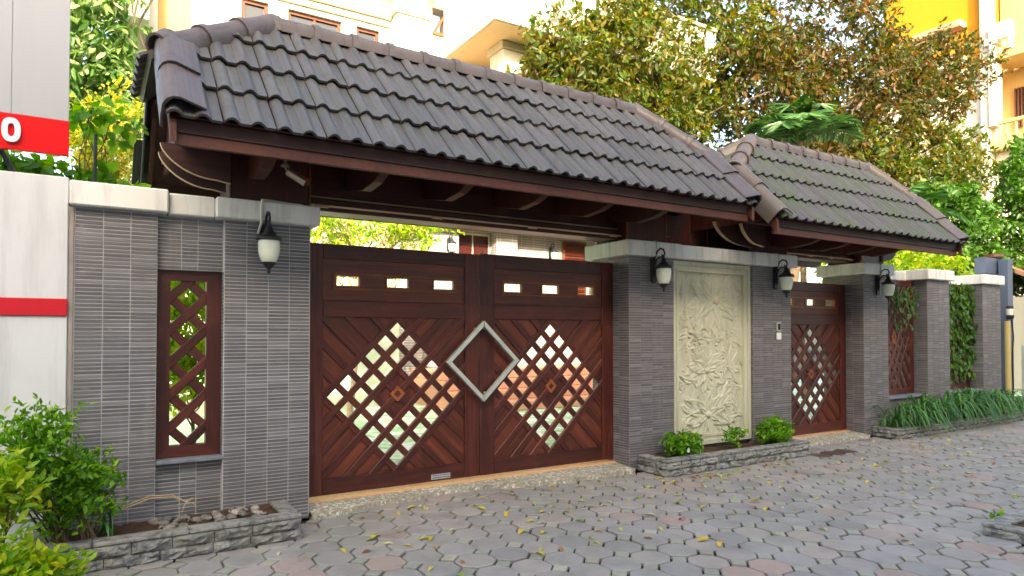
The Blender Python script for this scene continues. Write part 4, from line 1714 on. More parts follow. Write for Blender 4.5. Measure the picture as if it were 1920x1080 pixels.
# doorbell
t = empty('doorbell', (6.793, -0.008, 1.29), 'doorbell with dark camera window above a white call button', 'doorbell')
m = MB(); m.bbox(6.762, 6.828, -0.022, -0.0085, 1.385, 1.485, 0.003); ob('camera_panel', m, 'steel', t)
m = MB(); m.box(6.772, 6.818, -0.0245, -0.0222, 1.398, 1.474); ob('screen', m, 'lens_dark', t)
m = MB(); m.bbox(6.756, 6.832, -0.026, -0.0085, 1.285, 1.368, 0.004); ob('call_button', m, 'plastic_white', t)

# security camera under the big roof
t = empty('security_camera', (1.08, -0.40, 2.49), 'small silver security camera under the left end of the big roof', 'camera')
c0 = Vector((1.085, -0.42, 2.448))
dv = Vector((0.135, -0.03, -0.082)).normalized()
m = MB(); m.lathe([(0, 0), (0.03, 0), (0.03, -0.012), (0, -0.014)], 18, (1.070, -0.40, 2.492)); ob('mount', m, 'camera_metal', t)
m = MB(); m.tube([(1.070, -0.40, 2.48), (1.074, -0.41, 2.462), c0 + dv * 0.01], 0.008, 8); m.tube([(1.070, -0.40, 2.491), (1.070, -0.40, 2.66)], 0.012, 8); ob('arm', m, 'camera_metal', t)
m = MB(); m.tube([c0 - dv * 0.01, c0, c0 + dv * 0.13, c0 + dv * 0.131], [0.02, 0.031, 0.031, 0.026], 18); ob('housing', smooth_by_angle(fixn(m.mesh('housing')), 40), 'camera_metal', t)
m = MB(); m.tube([c0 + dv * 0.1312, c0 + dv * 0.134], 0.022, 16); ob('lens', m, 'lens_dark', t)
m = MB()
up_ = dv.cross(Vector((0, 1, 0))).normalized()
if up_.z < 0: up_ = -up_
sd_ = dv.cross(up_)
v, f = [], []
for i, s_ in enumerate((0.0, 0.155)):
    for k in range(9):
        a_ = R(-10 + 200 * k / 8)
        v.append(c0 + dv * s_ + (sd_ * math.cos(a_) + up_ * math.sin(a_)) * 0.036)
        v.append(c0 + dv * s_ + (sd_ * math.cos(a_) + up_ * math.sin(a_)) * 0.0385)
for k in range(8):
    f += [(2 * k, 2 * k + 2, 18 + 2 * k + 2, 18 + 2 * k), (2 * k + 1, 2 * k + 3, 18 + 2 * k + 3, 18 + 2 * k + 1), (18 + 2 * k, 18 + 2 * k + 2, 18 + 2 * k + 3, 18 + 2 * k + 1), (2 * k, 2 * k + 2, 2 * k + 3, 2 * k + 1)]
m.add(v, f)
ob('sun_hood', m, 'brown_frame', t)

# ================================================================== neighbour on the left: wall and sign board
nb = empty('rendered_wall', (-1.5, 0.1, 0), 'white rendered wall with a red stripe at the left edge', 'wall')
m = MB(); m.bbox(-3.4, -0.149, -0.02, 0.18, 0, 2.332, 0.006); ob('wall_body', m, 'white_render', nb)
m = MB(); m.bbox(-3.4, -0.1495, -0.034, -0.0205, 1.467, 1.574, 0.004); ob('stripe', m, 'red_paint', nb)
sgn = empty('sign_board', (-1.5, -0.05, 2.45), 'large grey sign board with a red band and white letter O', 'sign')
m = MB(); m.bbox(-3.0, -0.440, -0.052, -0.020, 2.672, 4.2, 0.002); ob('panel', m, 'sign_grey', sgn)
m = MB(); m.bbox(-0.4385, -0.153, -0.052, -0.020, 2.672, 4.2, 0.002); ob('panel', m, 'sign_grey', sgn)
m = MB(); m.bbox(-3.0, -0.151, -0.056, -0.018, 2.458, 2.671, 0.002); ob('red_band', m, 'sign_red', sgn)
m = MB()
n = 36
o_, i_ = [], []
for k in range(n):
    a = 2 * math.pi * k / n
    def se(c, p): return math.copysign(abs(c) ** p, c)
    o_.append((-0.437 + 0.046 * se(math.cos(a), 0.8), 2.570 + 0.072 * se(math.sin(a), 0.8)))
    i_.append((-0.437 + 0.017 * se(math.cos(a), 0.8), 2.570 + 0.040 * se(math.sin(a), 0.8)))
frame_prism(m, o_, i_, -0.076, -0.0565)
ob('letter_o', m, 'letter_white', sgn)
m = MB(); m.tube([(-0.52, 0.06, 2.34), (-0.52, 0.0, 2.56)], 0.022, 6); m.tube([(-0.43, 0.10, 2.333), (-0.50, 0.02, 2.48)], 0.016, 6); ob('bracket', m, 'iron_green', sgn)
m = MB(); m.tube([(-0.019, 0.4, 1.9), (-0.012, 0.4, 2.73)], 0.011, 8)
tag(ob('thin_pole', m, 'iron_green'), 'thin dark green pole standing behind the left wall', 'pole')

# ================================================================== stone planters
def rough_block(w, hh, d, seed, amp=0.022):
    """block with a riven front face; origin at its front-left-bottom, front towards -y"""
    r_ = random.Random(seed)
    nx, nz = max(3, int(w / 0.035)), 4
    v, f = [], []
    for j in range(nz + 1):
        for i in range(nx + 1):
            edge = i in (0, nx) or j in (0, nz)
            v.append((w * i / nx + (0 if edge else r_.uniform(-0.008, 0.008)), -(0 if edge else 0.006 + r_.random() * amp), hh * j / nz + (0 if edge else r_.uniform(-0.004, 0.004))))
    k = nx + 1
    for j in range(nz):
        for i in range(nx):
            f.append((j * k + i, j * k + i + 1, (j + 1) * k + i + 1, (j + 1) * k + i))
    b = len(v)
    v += [(0, d, 0), (w, d, 0), (w, d, hh), (0, d, hh)]
    f.append((b, b + 3, b + 2, b + 1))
    f.append(tuple([nz * k + i for i in range(k)] + [b + 2, b + 3]))
    f.append(tuple([j * k + nx for j in range(nz + 1)] + [b + 2, b + 1])[::-1])
    f.append(tuple([j * k for j in range(nz + 1)] + [b + 3, b]))
    m = MB()
    m.add(v, f)
    return m

def planter(label, x0, x1, y0, y1, hgt, courses=2, back=False, cat='planter'):
    t = empty('stone_planter', ((x0 + x1) / 2, (y0 + y1) / 2, 0), label, cat)
    ch = (hgt - 0.022) / courses
    seed = int(abs(x0) * 1000)
    sides = [((x0, y0), (1, 0), x1 - x0), ((x0, y1), (0, -1), y1 - y0), ((x1, y0), (0, 1), y1 - y0)]
    if back:
        sides.append(((x1, y1), (-1, 0), x1 - x0))
    for (ox, oy), (ux, uy), length in sides:
        for c in range(courses):
            s = 0.10 * (c % 2) * (1 if length > 0.6 else 0)
            first = True
            pos = 0.0
            while pos < length - 0.02:
                w = rng.uniform(0.20, 0.36) if not (first and s) else s + 0.08
                first = False
                if length - pos - w < 0.10:
                    w = length - pos
                seed += 1
                b = rough_block(w - 0.004, ch - 0.003, 0.07, seed)
                M = Matrix((Vector((ux, uy, 0)), Vector((-uy, ux, 0)), Vector((0, 0, 1)))).transposed().to_4x4()
                M.translation = Vector((ox + ux * (pos + 0.002), oy + uy * (pos + 0.002), -0.004 + c * ch))
                ob('stone_block', fixn(b.mesh('stone_block')), 'planter_stone', t, matrix=M)
                pos += w
    # coping
    cw = 0.11
    z0 = courses * ch - 0.004
    pos = x0 - 0.008
    while pos < x1:
        w = min(rng.uniform(0.3, 0.5), x1 + 0.008 - pos)
        if x1 - pos - w < 0.15: w = x1 + 0.008 - pos
        m = MB(); m.bbox(pos + 0.001, pos + w - 0.001, y0 - 0.008, y0 + cw, z0, z0 + 0.024 + rng.uniform(-0.001, 0.002), 0.005)
        ob('coping_slab', m, 'planter_stone', t)
        if back:
            m = MB(); m.bbox(pos + 0.001, pos + w - 0.001, y1 - cw, y1 + 0.008, z0, z0 + 0.024 + rng.uniform(-0.001, 0.002), 0.005)
            ob('coping_slab', m, 'planter_stone', t)
        pos += w
    for xa in (x0 - 0.008, x1 + 0.008 - cw):
        m = MB(); m.bbox(xa, xa + cw, y0 + cw + 0.002, y1 - (cw + 0.002 if back else 0.004), z0, z0 + 0.0235, 0.005)
        ob('coping_slab', m, 'planter_stone', t)
    # soil
    m = MB()
    nx, ny = max(6, int((x1 - x0) / 0.06)), 8
    v, f = [], []
    for j in range(ny + 1):
        for i in range(nx + 1):
            v.append((x0 + 0.05 + (x1 - x0 - 0.10) * i / nx, y0 + 0.05 + (y1 - y0 - 0.055) * j / ny, z0 - 0.004 + rng.uniform(-0.008, 0.012)))
    for j in range(ny):
        for i in range(nx):
            f.append((j * (nx + 1) + i, j * (nx + 1) + i + 1, (j + 1) * (nx + 1) + i + 1, (j + 1) * (nx + 1) + i))
    m.add(v, f)
    ob('soil', m, 'soil', t)
    return t
planter('low rough grey stone planter under the narrow lattice window', -0.30, 1.165, -0.485, -0.008, 0.165)
planter('low rough grey stone planter under the carved floral panel', 4.585, 6.775, -0.415, -0.008, 0.160)
planter('long low stone planter full of strap leaves along the right wall', 8.74, 12.60, -0.355, -0.008, 0.13)
planter('low stone kerb of the tree pit at the right edge of the paving', 5.10, 6.55, -4.25, -2.83, 0.085, 1, True, 'tree pit')

# pebbles in the left planter
for i in range(60):
    x = rng.uniform(0.30, 1.02) ** 1.0
    y = rng.uniform(-0.36, -0.06)
    r_ = rng.uniform(0.008, 0.020) if i > 2 else rng.uniform(0.022, 0.034)
    if i < 8:
        m = MB()
        prof = []
        for k in range(7):
            a = math.pi * k / 6
            prof.append((r_ * math.sin(a) * rng.uniform(0.85, 1.1), r_ * 0.6 * -math.cos(a)))
        m.lathe(prof, 9)
        if i == 0:
            PEB = []
        PEB.append(smooth_by_angle(fixn(m.mesh('pebble')), 60))
    me = PEB[i % len(PEB)] if i >= 3 else PEB[i]
    o = ob('pebble', me, 'pebble', None, (x, y, 0.150), (rng.uniform(-.4, .4), rng.uniform(-.4, .4), rng.uniform(0, 6)))
    tag(o, 'larger pale stone lying in the planter under the narrow lattice window' if i < 3 else 'small pebble lying in the planter under the narrow lattice window', 'stone', 'stones in the left planter')

# ================================================================== plants by the street
def plant(name, label, base, cat, group, leaves, stems, leaf_mat, stem_mat='bark', leaf_name='leaves'):
    t = empty(name, base, label, cat, group)
    if stems is not None:
        ob('stems', smooth_by_angle(fixn(stems.mesh('stems')), 60), stem_mat, t)
    if leaves is not None:
        o = ob(leaf_name, leaves, leaf_mat, t)
    return t

def bush(name, label, base, cen, rad, ntips, per, ln, wd, mat, nst=9, spread=0.12, hang=-0.15, lump=0.3, group=None, stem_r=0.006, hollow=0.45, stem_mat='bark'):
    tips = ellipsoid_tips(ntips, cen, rad, hollow, lump)
    tips = tips[tips[:, 2] > base[2] + 0.02]
    C, D, NR, L, W = twig_leaves(tips, per, ln, wd, spread, hang)
    ok = C[:, 2] > 0.01
    me = leaf_mesh('leaves', C[ok], D[ok], NR[ok], L[ok], W[ok], 'hex', 0.12)
    st = MB()
    for i in range(nst):
        tp = tips[rng.randrange(len(tips))]
        b = Vector(base) + Vector((rng.uniform(-1, 1), rng.uniform(-1, 1), 0)) * 0.05
        mid = b.lerp(Vector(tp), 0.5) + Vector((0, 0, 0.12 * (tp[2] - base[2])))
        st.tube([b, mid, Vector(tp)], [stem_r, stem_r * 0.8, stem_r * 0.35], 5)
        for k in range(3):
            q = tips[rng.randrange(len(tips))]
            if (Vector(q) - mid).length < 0.7 * max(rad):
                st.tube([mid, mid.lerp(Vector(q), 0.5) + Vector((0, 0, 0.03)), Vector(q)], [stem_r * 0.6, stem_r * 0.5, stem_r * 0.25], 4)
    return plant(name, label, base, 'plant', group, me, st, mat, stem_mat)

bush('leafy_shrub', 'tall feathery green shrub at the left edge, in front of the white wall', (-0.17, -0.30, 0.14), (-0.30, -0.34, 0.64), (0.30, 0.20, 0.40), 150, 15, 0.044, 0.019, 'leaf_bright', 24, 0.20, -0.55, 0.55, None, 0.006, 0.15)
bush('leafy_shrub', 'small dark green shrub spilling over the left planter below the feathery one', (-0.02, -0.33, 0.14), (-0.06, -0.33, 0.46), (0.19, 0.14, 0.22), 100, 13, 0.044, 0.022, 'leaf_bright', 14, 0.17, -0.3, 0.5, None, 0.005, 0.2)
bush('leafy_shrub', 'yellow green shrub with pointed leaves at the left edge above the planter', (-0.47, -0.55, 0.0), (-0.50, -0.58, 0.50), (0.26, 0.16, 0.24), 120, 9, 0.068, 0.027, 'leaf_lime', 10, 0.13, -0.2, 0.3, None, 0.006, 0.3)
bush('leafy_shrub', 'yellow green shrub spreading in the bottom left corner', (-0.30, -0.72, 0.0), (-0.36, -0.72, 0.10), (0.34, 0.20, 0.20), 190, 9, 0.060, 0.026, 'leaf_lime', 12, 0.13, -0.2, 0.3, None, 0.005, 0.2)
# a dry strap leaf arching over the planter, with its tuft
m = MB()
for dz, dy in ((0, 0), (0.012, 0.015)):
    m.tube([(0.02, -0.22 + dy, 0.30), (0.16, -0.25 + dy, 0.285 + dz), (0.30, -0.27 + dy, 0.335 + dz), (0.42, -0.28, 0.33 + dz), (0.50, -0.28, 0.29)], [0.004, 0.005, 0.005, 0.004, 0.004], 5)
for q in ((0.56, -0.31, 0.255), (0.57, -0.25, 0.29), (0.47, -0.31, 0.22), (0.55, -0.28, 0.305)):
    m.tube([(0.50, -0.28, 0.29), Vector((0.50, -0.28, 0.29)).lerp(Vector(q), 0.6) + Vector((0, 0, 0.01)), q], [0.004, 0.003, 0.001], 4)
tag(ob('dry_runner', m, 'bark_pale'), 'dry straw coloured runner arching over the left planter', 'plant')

def strap_leaves(specs):
    """specs: (base, azimuth, length, rise, width)"""
    V, F = [], []
    for (b, az, L, rise, w) in specs:
        n = 6
        k0 = len(V)
        dx, dy = math.cos(az), math.sin(az)
        for i in range(n + 1):
            t = i / n
            r_ = L * (t - 0.18 * t * t)
            z = rise * math.sin(min(1, t * 1.05) * math.pi * 0.78) * 1.25 - 0.32 * L * t ** 3
            ww = w * (0.55 + 0.9 * t * (1 - t) * 2) * (1 - t ** 4) + 0.0004
            c = Vector(b) + Vector((dx * r_, dy * r_, z))
            V.append(tuple(c + Vector((-dy, dx, 0.25)) * ww))
            V.append(tuple(c + Vector((0, 0, -0.15 * ww))))
            V.append(tuple(c - Vector((-dy, dx, -0.25)) * ww))
        for i in range(n):
            a = k0 + 3 * i
            F += [(a, a + 1, a + 4, a + 3), (a + 1, a + 2, a + 5, a + 4)]
    me = bpy.data.meshes.new('leaves')
    me.from_pydata(V, [], F)
    me.polygons.foreach_set('use_smooth', [True] * len(F))
    me.update()
    return me

def clump(x, y, z, n, L, label, group=None, wd=0.010):
    sp = []
    for i in range(n):
        az = rng.uniform(0, 6.28) if rng.random() < 0.5 else rng.gauss(-1.75, 0.8)
        sp.append(((x + rng.gauss(0, 0.04), y + rng.gauss(0, 0.03), z), az, L * rng.uniform(0.45, 1.2), L * rng.uniform(0.18, 0.62), wd * rng.uniform(0.6, 1.25)))
    t = empty('strap_leaf_plant', (x, y, z), label, 'plant', group)
    ob('leaves', strap_leaves(sp), 'leaf_strap', t)
    return t
xx = 8.98
i = 0
while xx < 12.5:
    big = 1.0 if xx < 12.1 else 0.75
    clump(xx, -0.18 + rng.uniform(-0.05, 0.05), 0.115, rng.randint(40, 62), rng.uniform(0.42, 0.62) * big, 'clump of drooping green strap leaves in the long planter by the right wall', 'strap leaf clumps in the long planter', 0.0135)
    xx += 0.25
clump(0.05, -0.20, 0.14, 9, 0.26, 'small tuft of green strap leaves beside the shrub in the left planter', None, 0.011)

bush('periwinkle', 'bushy green periwinkle with one white flower at the left end of the planter', (5.00, -0.20, 0.14), (5.00, -0.22, 0.24), (0.24, 0.13, 0.13), 90, 11, 0.055, 0.024, 'leaf_bright', 12, 0.09, -0.3, 0.25, None, 0.004, 0.2)
fl = MB()
for k in range(5):
    a = 2 * math.pi * k / 5
    u_, w_ = Vector((math.cos(a), 0, math.sin(a))), Vector((-math.sin(a), 0, math.cos(a)))
    c = Vector((4.93, -0.352, 0.215))
    fl.add([c, c + u_ * 0.018 + w_ * 0.010, c + u_ * 0.024 + Vector((0, -0.004, 0)), c + u_ * 0.018 - w_ * 0.010], [(0, 1, 2, 3)])
pw = bpy.data.objects['periwinkle']
ob('flower', fl, 'flower_white', pw)
bush('periwinkle', 'bushy green plant at the right end of the planter under the carved panel', (6.42, -0.22, 0.14), (6.42, -0.22, 0.27), (0.27, 0.14, 0.15), 110, 11, 0.055, 0.024, 'leaf_bright', 12, 0.09, -0.3, 0.25, None, 0.004, 0.2)
bush('periwinkle', 'thin low green plant in the middle of the planter under the carved panel', (5.80, -0.20, 0.14), (5.78, -0.20, 0.25), (0.16, 0.09, 0.12), 18, 9, 0.050, 0.024, 'leaf_bright', 8, 0.09, -0.3, 0.25, None, 0.004, 0.2)
bush('weed', 'small green weed sprouting at the tree pit corner', (5.50, -2.75, 0.0), (5.50, -2.76, 0.06), (0.05, 0.04, 0.04), 5, 4, 0.032, 0.026, 'leaf_bright', 4, 0.06, -0.3, 0.2, None, 0.002, 0.2)

# climbing vine on the far lattice, and sprays on the nearer one
def vine(label, n, x0, x1, z0, z1, y, ln, dens):
    xs = nrg.uniform(x0, x1, n)
    zs = nrg.uniform(z0, z1, n)
    keep = nrg.uniform(size=n) < dens(xs, zs)
    xs, zs = xs[keep], zs[keep]
    k = len(xs)
    C = np.stack([xs, y + nrg.uniform(-0.07, 0.03, k), zs], 1)
    D = np.stack([nrg.normal(scale=0.5, size=k), nrg.normal(scale=0.25, size=k) - 0.3, -np.ones(k)], 1)
    NR = np.stack([nrg.normal(scale=0.35, size=k), -np.ones(k), 0.5 + nrg.normal(scale=0.3, size=k)], 1)
    L = ln * nrg.uniform(0.7, 1.2, k)
    me = leaf_mesh('leaves', C, D, NR, L, L * 0.78, 'hex', 0.1)
    st = MB()
    for i in range(7):
        xa = x0 + (x1 - x0) * (i + 0.5) / 7
        pts = [(xa + rng.uniform(-0.08, 0.08), y + 0.0, z0 + (z1 - z0) * q / 6 * rng.uniform(0.97, 1.0)) for q in range(7)]
        st.tube(pts, 0.005, 5)
    plant('climbing_vine', label, ((x0 + x1) / 2, y, z0), 'vine', None, me, st, 'leaf_green')
vine('dense green climbing vine hanging over the farther lattice panel', 900, 10.90, 11.86, 0.62, 2.15, 0.16, 0.085, lambda x, z: np.clip((z - 0.5) / 0.5, 0.15, 1) * np.where(x > 11.0, 1, 0.8))
vine('small spray of vine leaves at the top of the nearer lattice panel', 150, 9.45, 10.12, 1.45, 2.05, 0.13, 0.085, lambda x, z: np.clip((z - 1.4) / 0.6, 0.05, 0.8))

# ================================================================== posts at the right end
t = empty('steel_post', (13.1, 0.1, 0), 'blue grey steel gate post at the far right end of the wall', 'post')
m = MB(); m.bbox(12.93, 13.06, 0.06, 0.20, 0, 2.60, 0.006); ob('upright', m, 'post_blue', t)
m = MB(); m.bbox(13.07, 13.22, 0.10, 0.22, 0, 2.62, 0.006); ob('upright', m, 'post_blue', t)
m = MB(); m.bbox(12.55, 13.22, 0.23, 0.40, 2.36, 2.63, 0.006); ob('top_box', m, 'post_blue', t)
m = MB(); m.lathe([(0, 0.06), (0.12, 0.05), (0.14, 0.0), (0.0, 0.0)], 16, (13.05, 0.3, 2.66)); ob('lamp_cap', m, 'brown_frame', t)
m = MB(); m.tube([(12.66, -0.04, 0.10), (12.655, -0.035, 0.8), (12.66, -0.03, 1.56)], 0.042, 10)
tag(ob('drain_pipe', smooth_by_angle(fixn(m.mesh('drain_pipe')), 50), 'pipe_cream'), 'stained cream drain pipe at the right end of the tiled wall', 'pipe')
t = empty('junction_lamp', (12.72, -0.04, 1.60), 'small black junction lamp on top of the cream drain pipe', 'lamp')
m = MB(); m.lathe([(0, 0.02), (0.055, 0.02), (0.06, 0.0), (0.05, -0.05), (0.0, -0.06)], 14, (12.70, -0.05, 1.64)); ob('base', m, 'iron_black', t)
m = MB(); m.lathe([(0.045, 0.0), (0.05, 0.10), (0.0, 0.10)], 14, (12.70, -0.05, 1.662)); ob('diffuser', m, 'plastic_white', t)
m = MB(); m.lathe([(0.055, 0.0), (0.05, 0.04), (0.0, 0.05)], 14, (12.70, -0.05, 1.764)); ob('cap', m, 'iron_black', t)
cable('hanging_cable', 'loose black cable hanging beside the cream drain pipe', [(12.76, -0.05, 1.6), (12.82, -0.05, 1.3), (12.79, -0.04, 0.9), (12.84, -0.03, 0.5), (12.80, -0.03, 0.15)], 0.012, 'iron_black')
t = empty('utility_cabinet', (13.9, 0.0, 0), 'pale grey cabinet cut by the right edge of the picture', 'cabinet')
m = MB(); m.bbox(13.55, 14.35, -0.25, 0.12, 0.0, 1.16, 0.01); ob('body', m, 'grey_box', t)
m = MB(); m.bbox(13.58, 14.32, -0.262, -0.2505, 0.06, 1.10, 0.004); ob('door', m, 'grey_box', t)
t = empty('house', (20, 3, 0), 'low white house with a red tiled roof edge at the far right', 'house')
m = MB(); m.bbox(18.0, 24.0, 1.0, 5.0, 0, 2.2, 0.02); ob('wall', m, 'house_white', t)
m = MB(); m.prism([(0.7, 2.2), (3.0, 3.3), (5.3, 2.2), (5.3, 2.28), (3.0, 3.4), (0.7, 2.30)], 17.8, 24.2, 'x'); ob('roof', m, 'terracotta', t)

# ================================================================== villa behind the courtyard
def holed(mb, x0, x1, z0, z1, y0, y1, holes):
    xs = sorted({x0, x1} | {a for hh in holes for a in hh[:2]})
    zs = sorted({z0, z1} | {a for hh in holes for a in hh[2:]})
    for xa, xb in zip(xs[:-1], xs[1:]):
        run = None
        for za, zb in zip(zs[:-1], zs[1:]):
            cx, cz = (xa + xb) / 2, (za + zb) / 2
            inside = any(a < cx < b and c < cz < d for a, b, c, d in holes)
            if not inside:
                if run is None: run = [za, zb]
                else: run[1] = zb
            elif run:
                mb.box(xa, xb, y0, y1, run[0], run[1]); run = None
        if run:
            mb.box(xa, xb, y0, y1, run[0], run[1])

VY = 7.0
vil = empty('villa', (5, 10, 0), 'cream villa with brown windows and a balcony behind the gate roof', 'house')
def vp(name, mat, *boxes, parent=vil):
    m = MB()
    for b in boxes:
        m.bbox(*b, 0.012) if len(b) == 6 else m.box(*b[:6])
    return ob(name, m, mat, parent)
wins_up = [(2.06, 2.50, 5.1, 7.10), (2.83, 3.79, 5.1, 7.10), (4.07, 4.52, 5.1, 7.10)]
m = MB(); holed(m, 1.29, 12.0, 4.0, 9.5, VY, VY + 0.3, wins_up + [(5.62, 5.92, 7.30, 7.85)]); ob('upper_wall', m, 'villa_white', vil)
vp('side_wall', 'villa_yellow', (0.75, 1.29, VY + 0.25, 12, 3.0, 9.5))
vp('side_box', 'yard_wall', (0.28, 0.66, VY - 0.4, 10, 6.18, 9.5))
vp('corner_pilaster', 'villa_white', (0.66, 0.79, VY - 0.1, 8, 3.0, 9.5))
def window(x0, x1, z0, z1, y, parent=vil, mull=1):
    m = MB()
    f = 0.06
    frame_prism(m, [(x0, z0), (x1, z0), (x1, z1), (x0, z1)], [(x0 + f, z0 + f), (x1 - f, z0 + f), (x1 - f, z1 - f), (x0 + f, z1 - f)], y, y + 0.08)
    for k in range(mull):
        xc = x0 + (x1 - x0) * (k + 1) / (mull + 1)
        m.box(xc - 0.02, xc + 0.02, y + 0.01, y + 0.07, z0 + f, z1 - f)
    m.box(x0 + f, x1 - f, y + 0.012, y + 0.068, z1 - 0.45, z1 - 0.41)
    o = ob('window', m, 'brown_frame', parent)
    m = MB(); m.box(x0 + f, x1 - f, y + 0.04, y + 0.05, z0 + f, z1 - f)
    ob('pane', m, 'window_glass', o)
    return o
for a, b, c, d in wins_up:
    window(a, b, c, d, VY + 0.06, vil, 1 if b - a > 0.6 else 0)
m = MB()
frame_prism(m, [(5.62, 7.30), (5.92, 7.30), (5.92, 7.85)], [(5.70, 7.36), (5.87, 7.36), (5.87, 7.68)], VY - 0.03, VY + 0.1)
ob('attic_window', m, 'wood_trim', vil)
vp('cornice', 'villa_cream', (1.25, 4.72, VY - 0.10, VY - 0.001, 7.32, 7.46), (1.25, 4.72, VY - 0.05, VY - 0.001, 7.20, 7.3195))
vp('eaves_slab', 'villa_soffit', (1.0, 5.55, VY - 0.7, VY - 0.002, 8.05, 8.3))
vp('pier', 'villa_white', (4.76, 5.40, VY - 0.30, VY - 0.0015, 3.9, 8.045))
vp('pier_capital', 'villa_cream', (4.72, 5.44, VY - 0.34, VY - 0.0012, 7.40, 7.55))
# balcony
bal = vp('balcony', 'villa_white', (5.86, 11.5, 4.95, VY - 0.003, 6.86, 6.98))
vp('parapet', 'villa_white', (5.86, 11.5, 4.95, 5.09, 6.985, 7.95), (5.86, 6.0, 5.095, VY - 0.004, 6.985, 7.95), parent=bal)
vp('parapet_coping', 'villa_cream', (5.80, 11.5, 4.90, 5.14, 7.955, 8.03), parent=bal)
vp('soffit', 'villa_soffit', (5.90, 11.46, 4.99, VY - 0.01, 6.845, 6.859), parent=bal)
vp('balcony_column', 'villa_white', (6.42, 7.02, 5.6, 6.1, 3.9, 6.70))
vp('column_capital', 'villa_cream', (6.38, 7.06, 5.56, 6.14, 6.702, 6.844))
vp('balcony_column', 'villa_soffit', (8.2, 8.8, 5.6, 6.1, 3.9, 6.844))
# ground floor: raised porch, tiled front, door, louvre
vp('plinth', 'yard_wall', (0.8, 12.0, VY + 0.01, 12, 0.03, 4.0))
m = MB(); holed(m, 4.69, 10.5, 0.03, 3.95, VY - 0.02, VY + 0.008, [(6.15, 6.94, 0.696, 3.40)]); ob('tiled_front', m, 'far_tile', vil)
vp('tiled_pier', 'far_tile', (5.42, 6.10, VY - 0.25, VY - 0.021, 0.696, 3.93), (6.96, 7.48, VY - 0.25, VY - 0.021, 0.696, 3.93))
vp('porch_beam', 'villa_soffit', (4.6, 10.5, VY - 0.5, VY - 0.252, 3.42, 3.95))
d_ = vp('door', 'door_red', (6.17, 6.54, VY + 0.009, VY + 0.06, 0.696, 3.38), (6.545, 6.92, VY + 0.009, VY + 0.06, 0.696, 3.38))
for xa in (6.24, 6.60):
    for za, zb in ((1.2, 2.0), (2.15, 2.75), (2.9, 3.25)):
        vp('door_panel', 'door_red', (xa, xa + 0.25, VY + 0.0, VY + 0.0088, za, zb), parent=d_)
lv = vp('louvre_window', 'brown_frame', (8.78, 9.45, VY - 0.06, VY - 0.021, 1.9, 3.40))
for k in range(14):
    vp('slat', 'door_red', (8.84, 9.39, VY - 0.085, VY - 0.0605, 1.98 + k * 0.1, 2.05 + k * 0.1), parent=lv)
st = empty('front_steps', (7.2, 5.5, 0.06), 'terracotta brick steps leading up to the villa door', 'steps')
for k in range(4):
    m = MB(); m.bbox(5.05, 9.6, 4.45 + k * 0.34, 6.74, 0.062 + k * 0.158 + (0.0005 if k else 0), 0.062 + (k + 1) * 0.158, 0.012)
    ob('step', m, 'terracotta', st)
lamp(5.86, VY - 0.255, 3.10, 'lantern on the villa pier left of its red door, seen above the gate')
lamp(8.46, VY - 0.03, 3.12, 'lantern on the villa wall right of its red door, seen above the gate')
t = empty('garden_wall', (2, 8.2, 0), 'pale green rendered garden wall seen through the left gate leaf', 'wall')
m = MB(); m.bbox(-3.0, 4.68, 6.35, 6.5, 0.03, 2.35, 0.01); ob('wall_body', m, 'yard_wall', t)
m = MB(); m.bbox(-3.0, 4.68, 6.30, 6.55, 2.352, 2.45, 0.01); ob('coping', m, 'villa_cream', t)

# ================================================================== yellow house down the street
X0 = 32.0
yh = empty('house', (36, 9, 0), 'yellow house with white pilasters and balconies high at the right', 'house')
def yp(name, mat, xa, xb, ya, yb, za, zb, parent=yh):
    m = MB(); m.bbox(xa, xb, ya, yb, za, zb, 0.02)
    return ob(name, m, mat, parent)
yp('yellow_wall', 'ochre_wall', X0, 44, 8.36, 12.5, 12.9, 20)
yp('white_wall', 'house_white', X0 - 0.02, 44, 8.30, 12.5, 0, 12.88)
yp('pilaster', 'house_white', X0 - 0.25, X0 + 0.5, 8.02, 8.32, 0, 22)
yp('pilaster', 'house_white', X0 - 0.35, X0 + 0.3, 7.72, 7.98, 10.0, 13.4)
yp('pilaster_capital', 'house_white', X0 - 0.45, X0 + 0.4, 7.6, 8.10, 13.41, 13.7)
yp('balcony_back_wall', 'villa_yellow', X0 + 1.6, X0 + 1.8, 3.0, 8.29, 8.0, 22)
yp('balcony_floor', 'villa_yellow', X0 - 0.2, X0 + 1.58, 3.0, 8.0, 12.75, 13.05)
yp('balcony_floor', 'villa_yellow', X0 - 0.2, X0 + 1.58, 3.0, 8.0, 9.0, 9.35)
yp('lower_front', 'house_white', X0 + 0.3, X0 + 1.58, 3.0, 8.0, 0, 8.99)
b_ = yp('balustrade', 'villa_yellow', X0 - 0.18, X0 - 0.02, 3.0, 7.9, 10.05, 10.2)
for k in range(16):
    m = MB(); m.lathe([(0.05, 0), (0.09, 0.2), (0.05, 0.45), (0.06, 0.69)], 10, (X0 - 0.1, 3.2 + k * 0.3, 9.352)); ob('baluster', smooth_by_angle(fixn(m.mesh('baluster')), 50), 'villa_yellow', b_)
gw = yp('grilled_window', 'window_glass', X0 + 1.5, X0 + 1.59, 6.7, 7.75, 10.2, 11.9)
for k in range(9):
    m = MB(); m.tube([(X0 + 1.45, 6.75 + k * 0.12, 10.2), (X0 + 1.45, 6.75 + k * 0.12, 11.9)], 0.025, 6); ob('bar', m, 'brown_frame', gw)
tc = yp('tiled_canopy', 'terracotta', X0 - 0.6, X0 - 0.03, 8.9, 10.9, 14.6, 14.9)
yp('cornice', 'house_white', X0 - 0.5, X0 - 0.03, 8.9, 10.6, 13.0, 13.4)
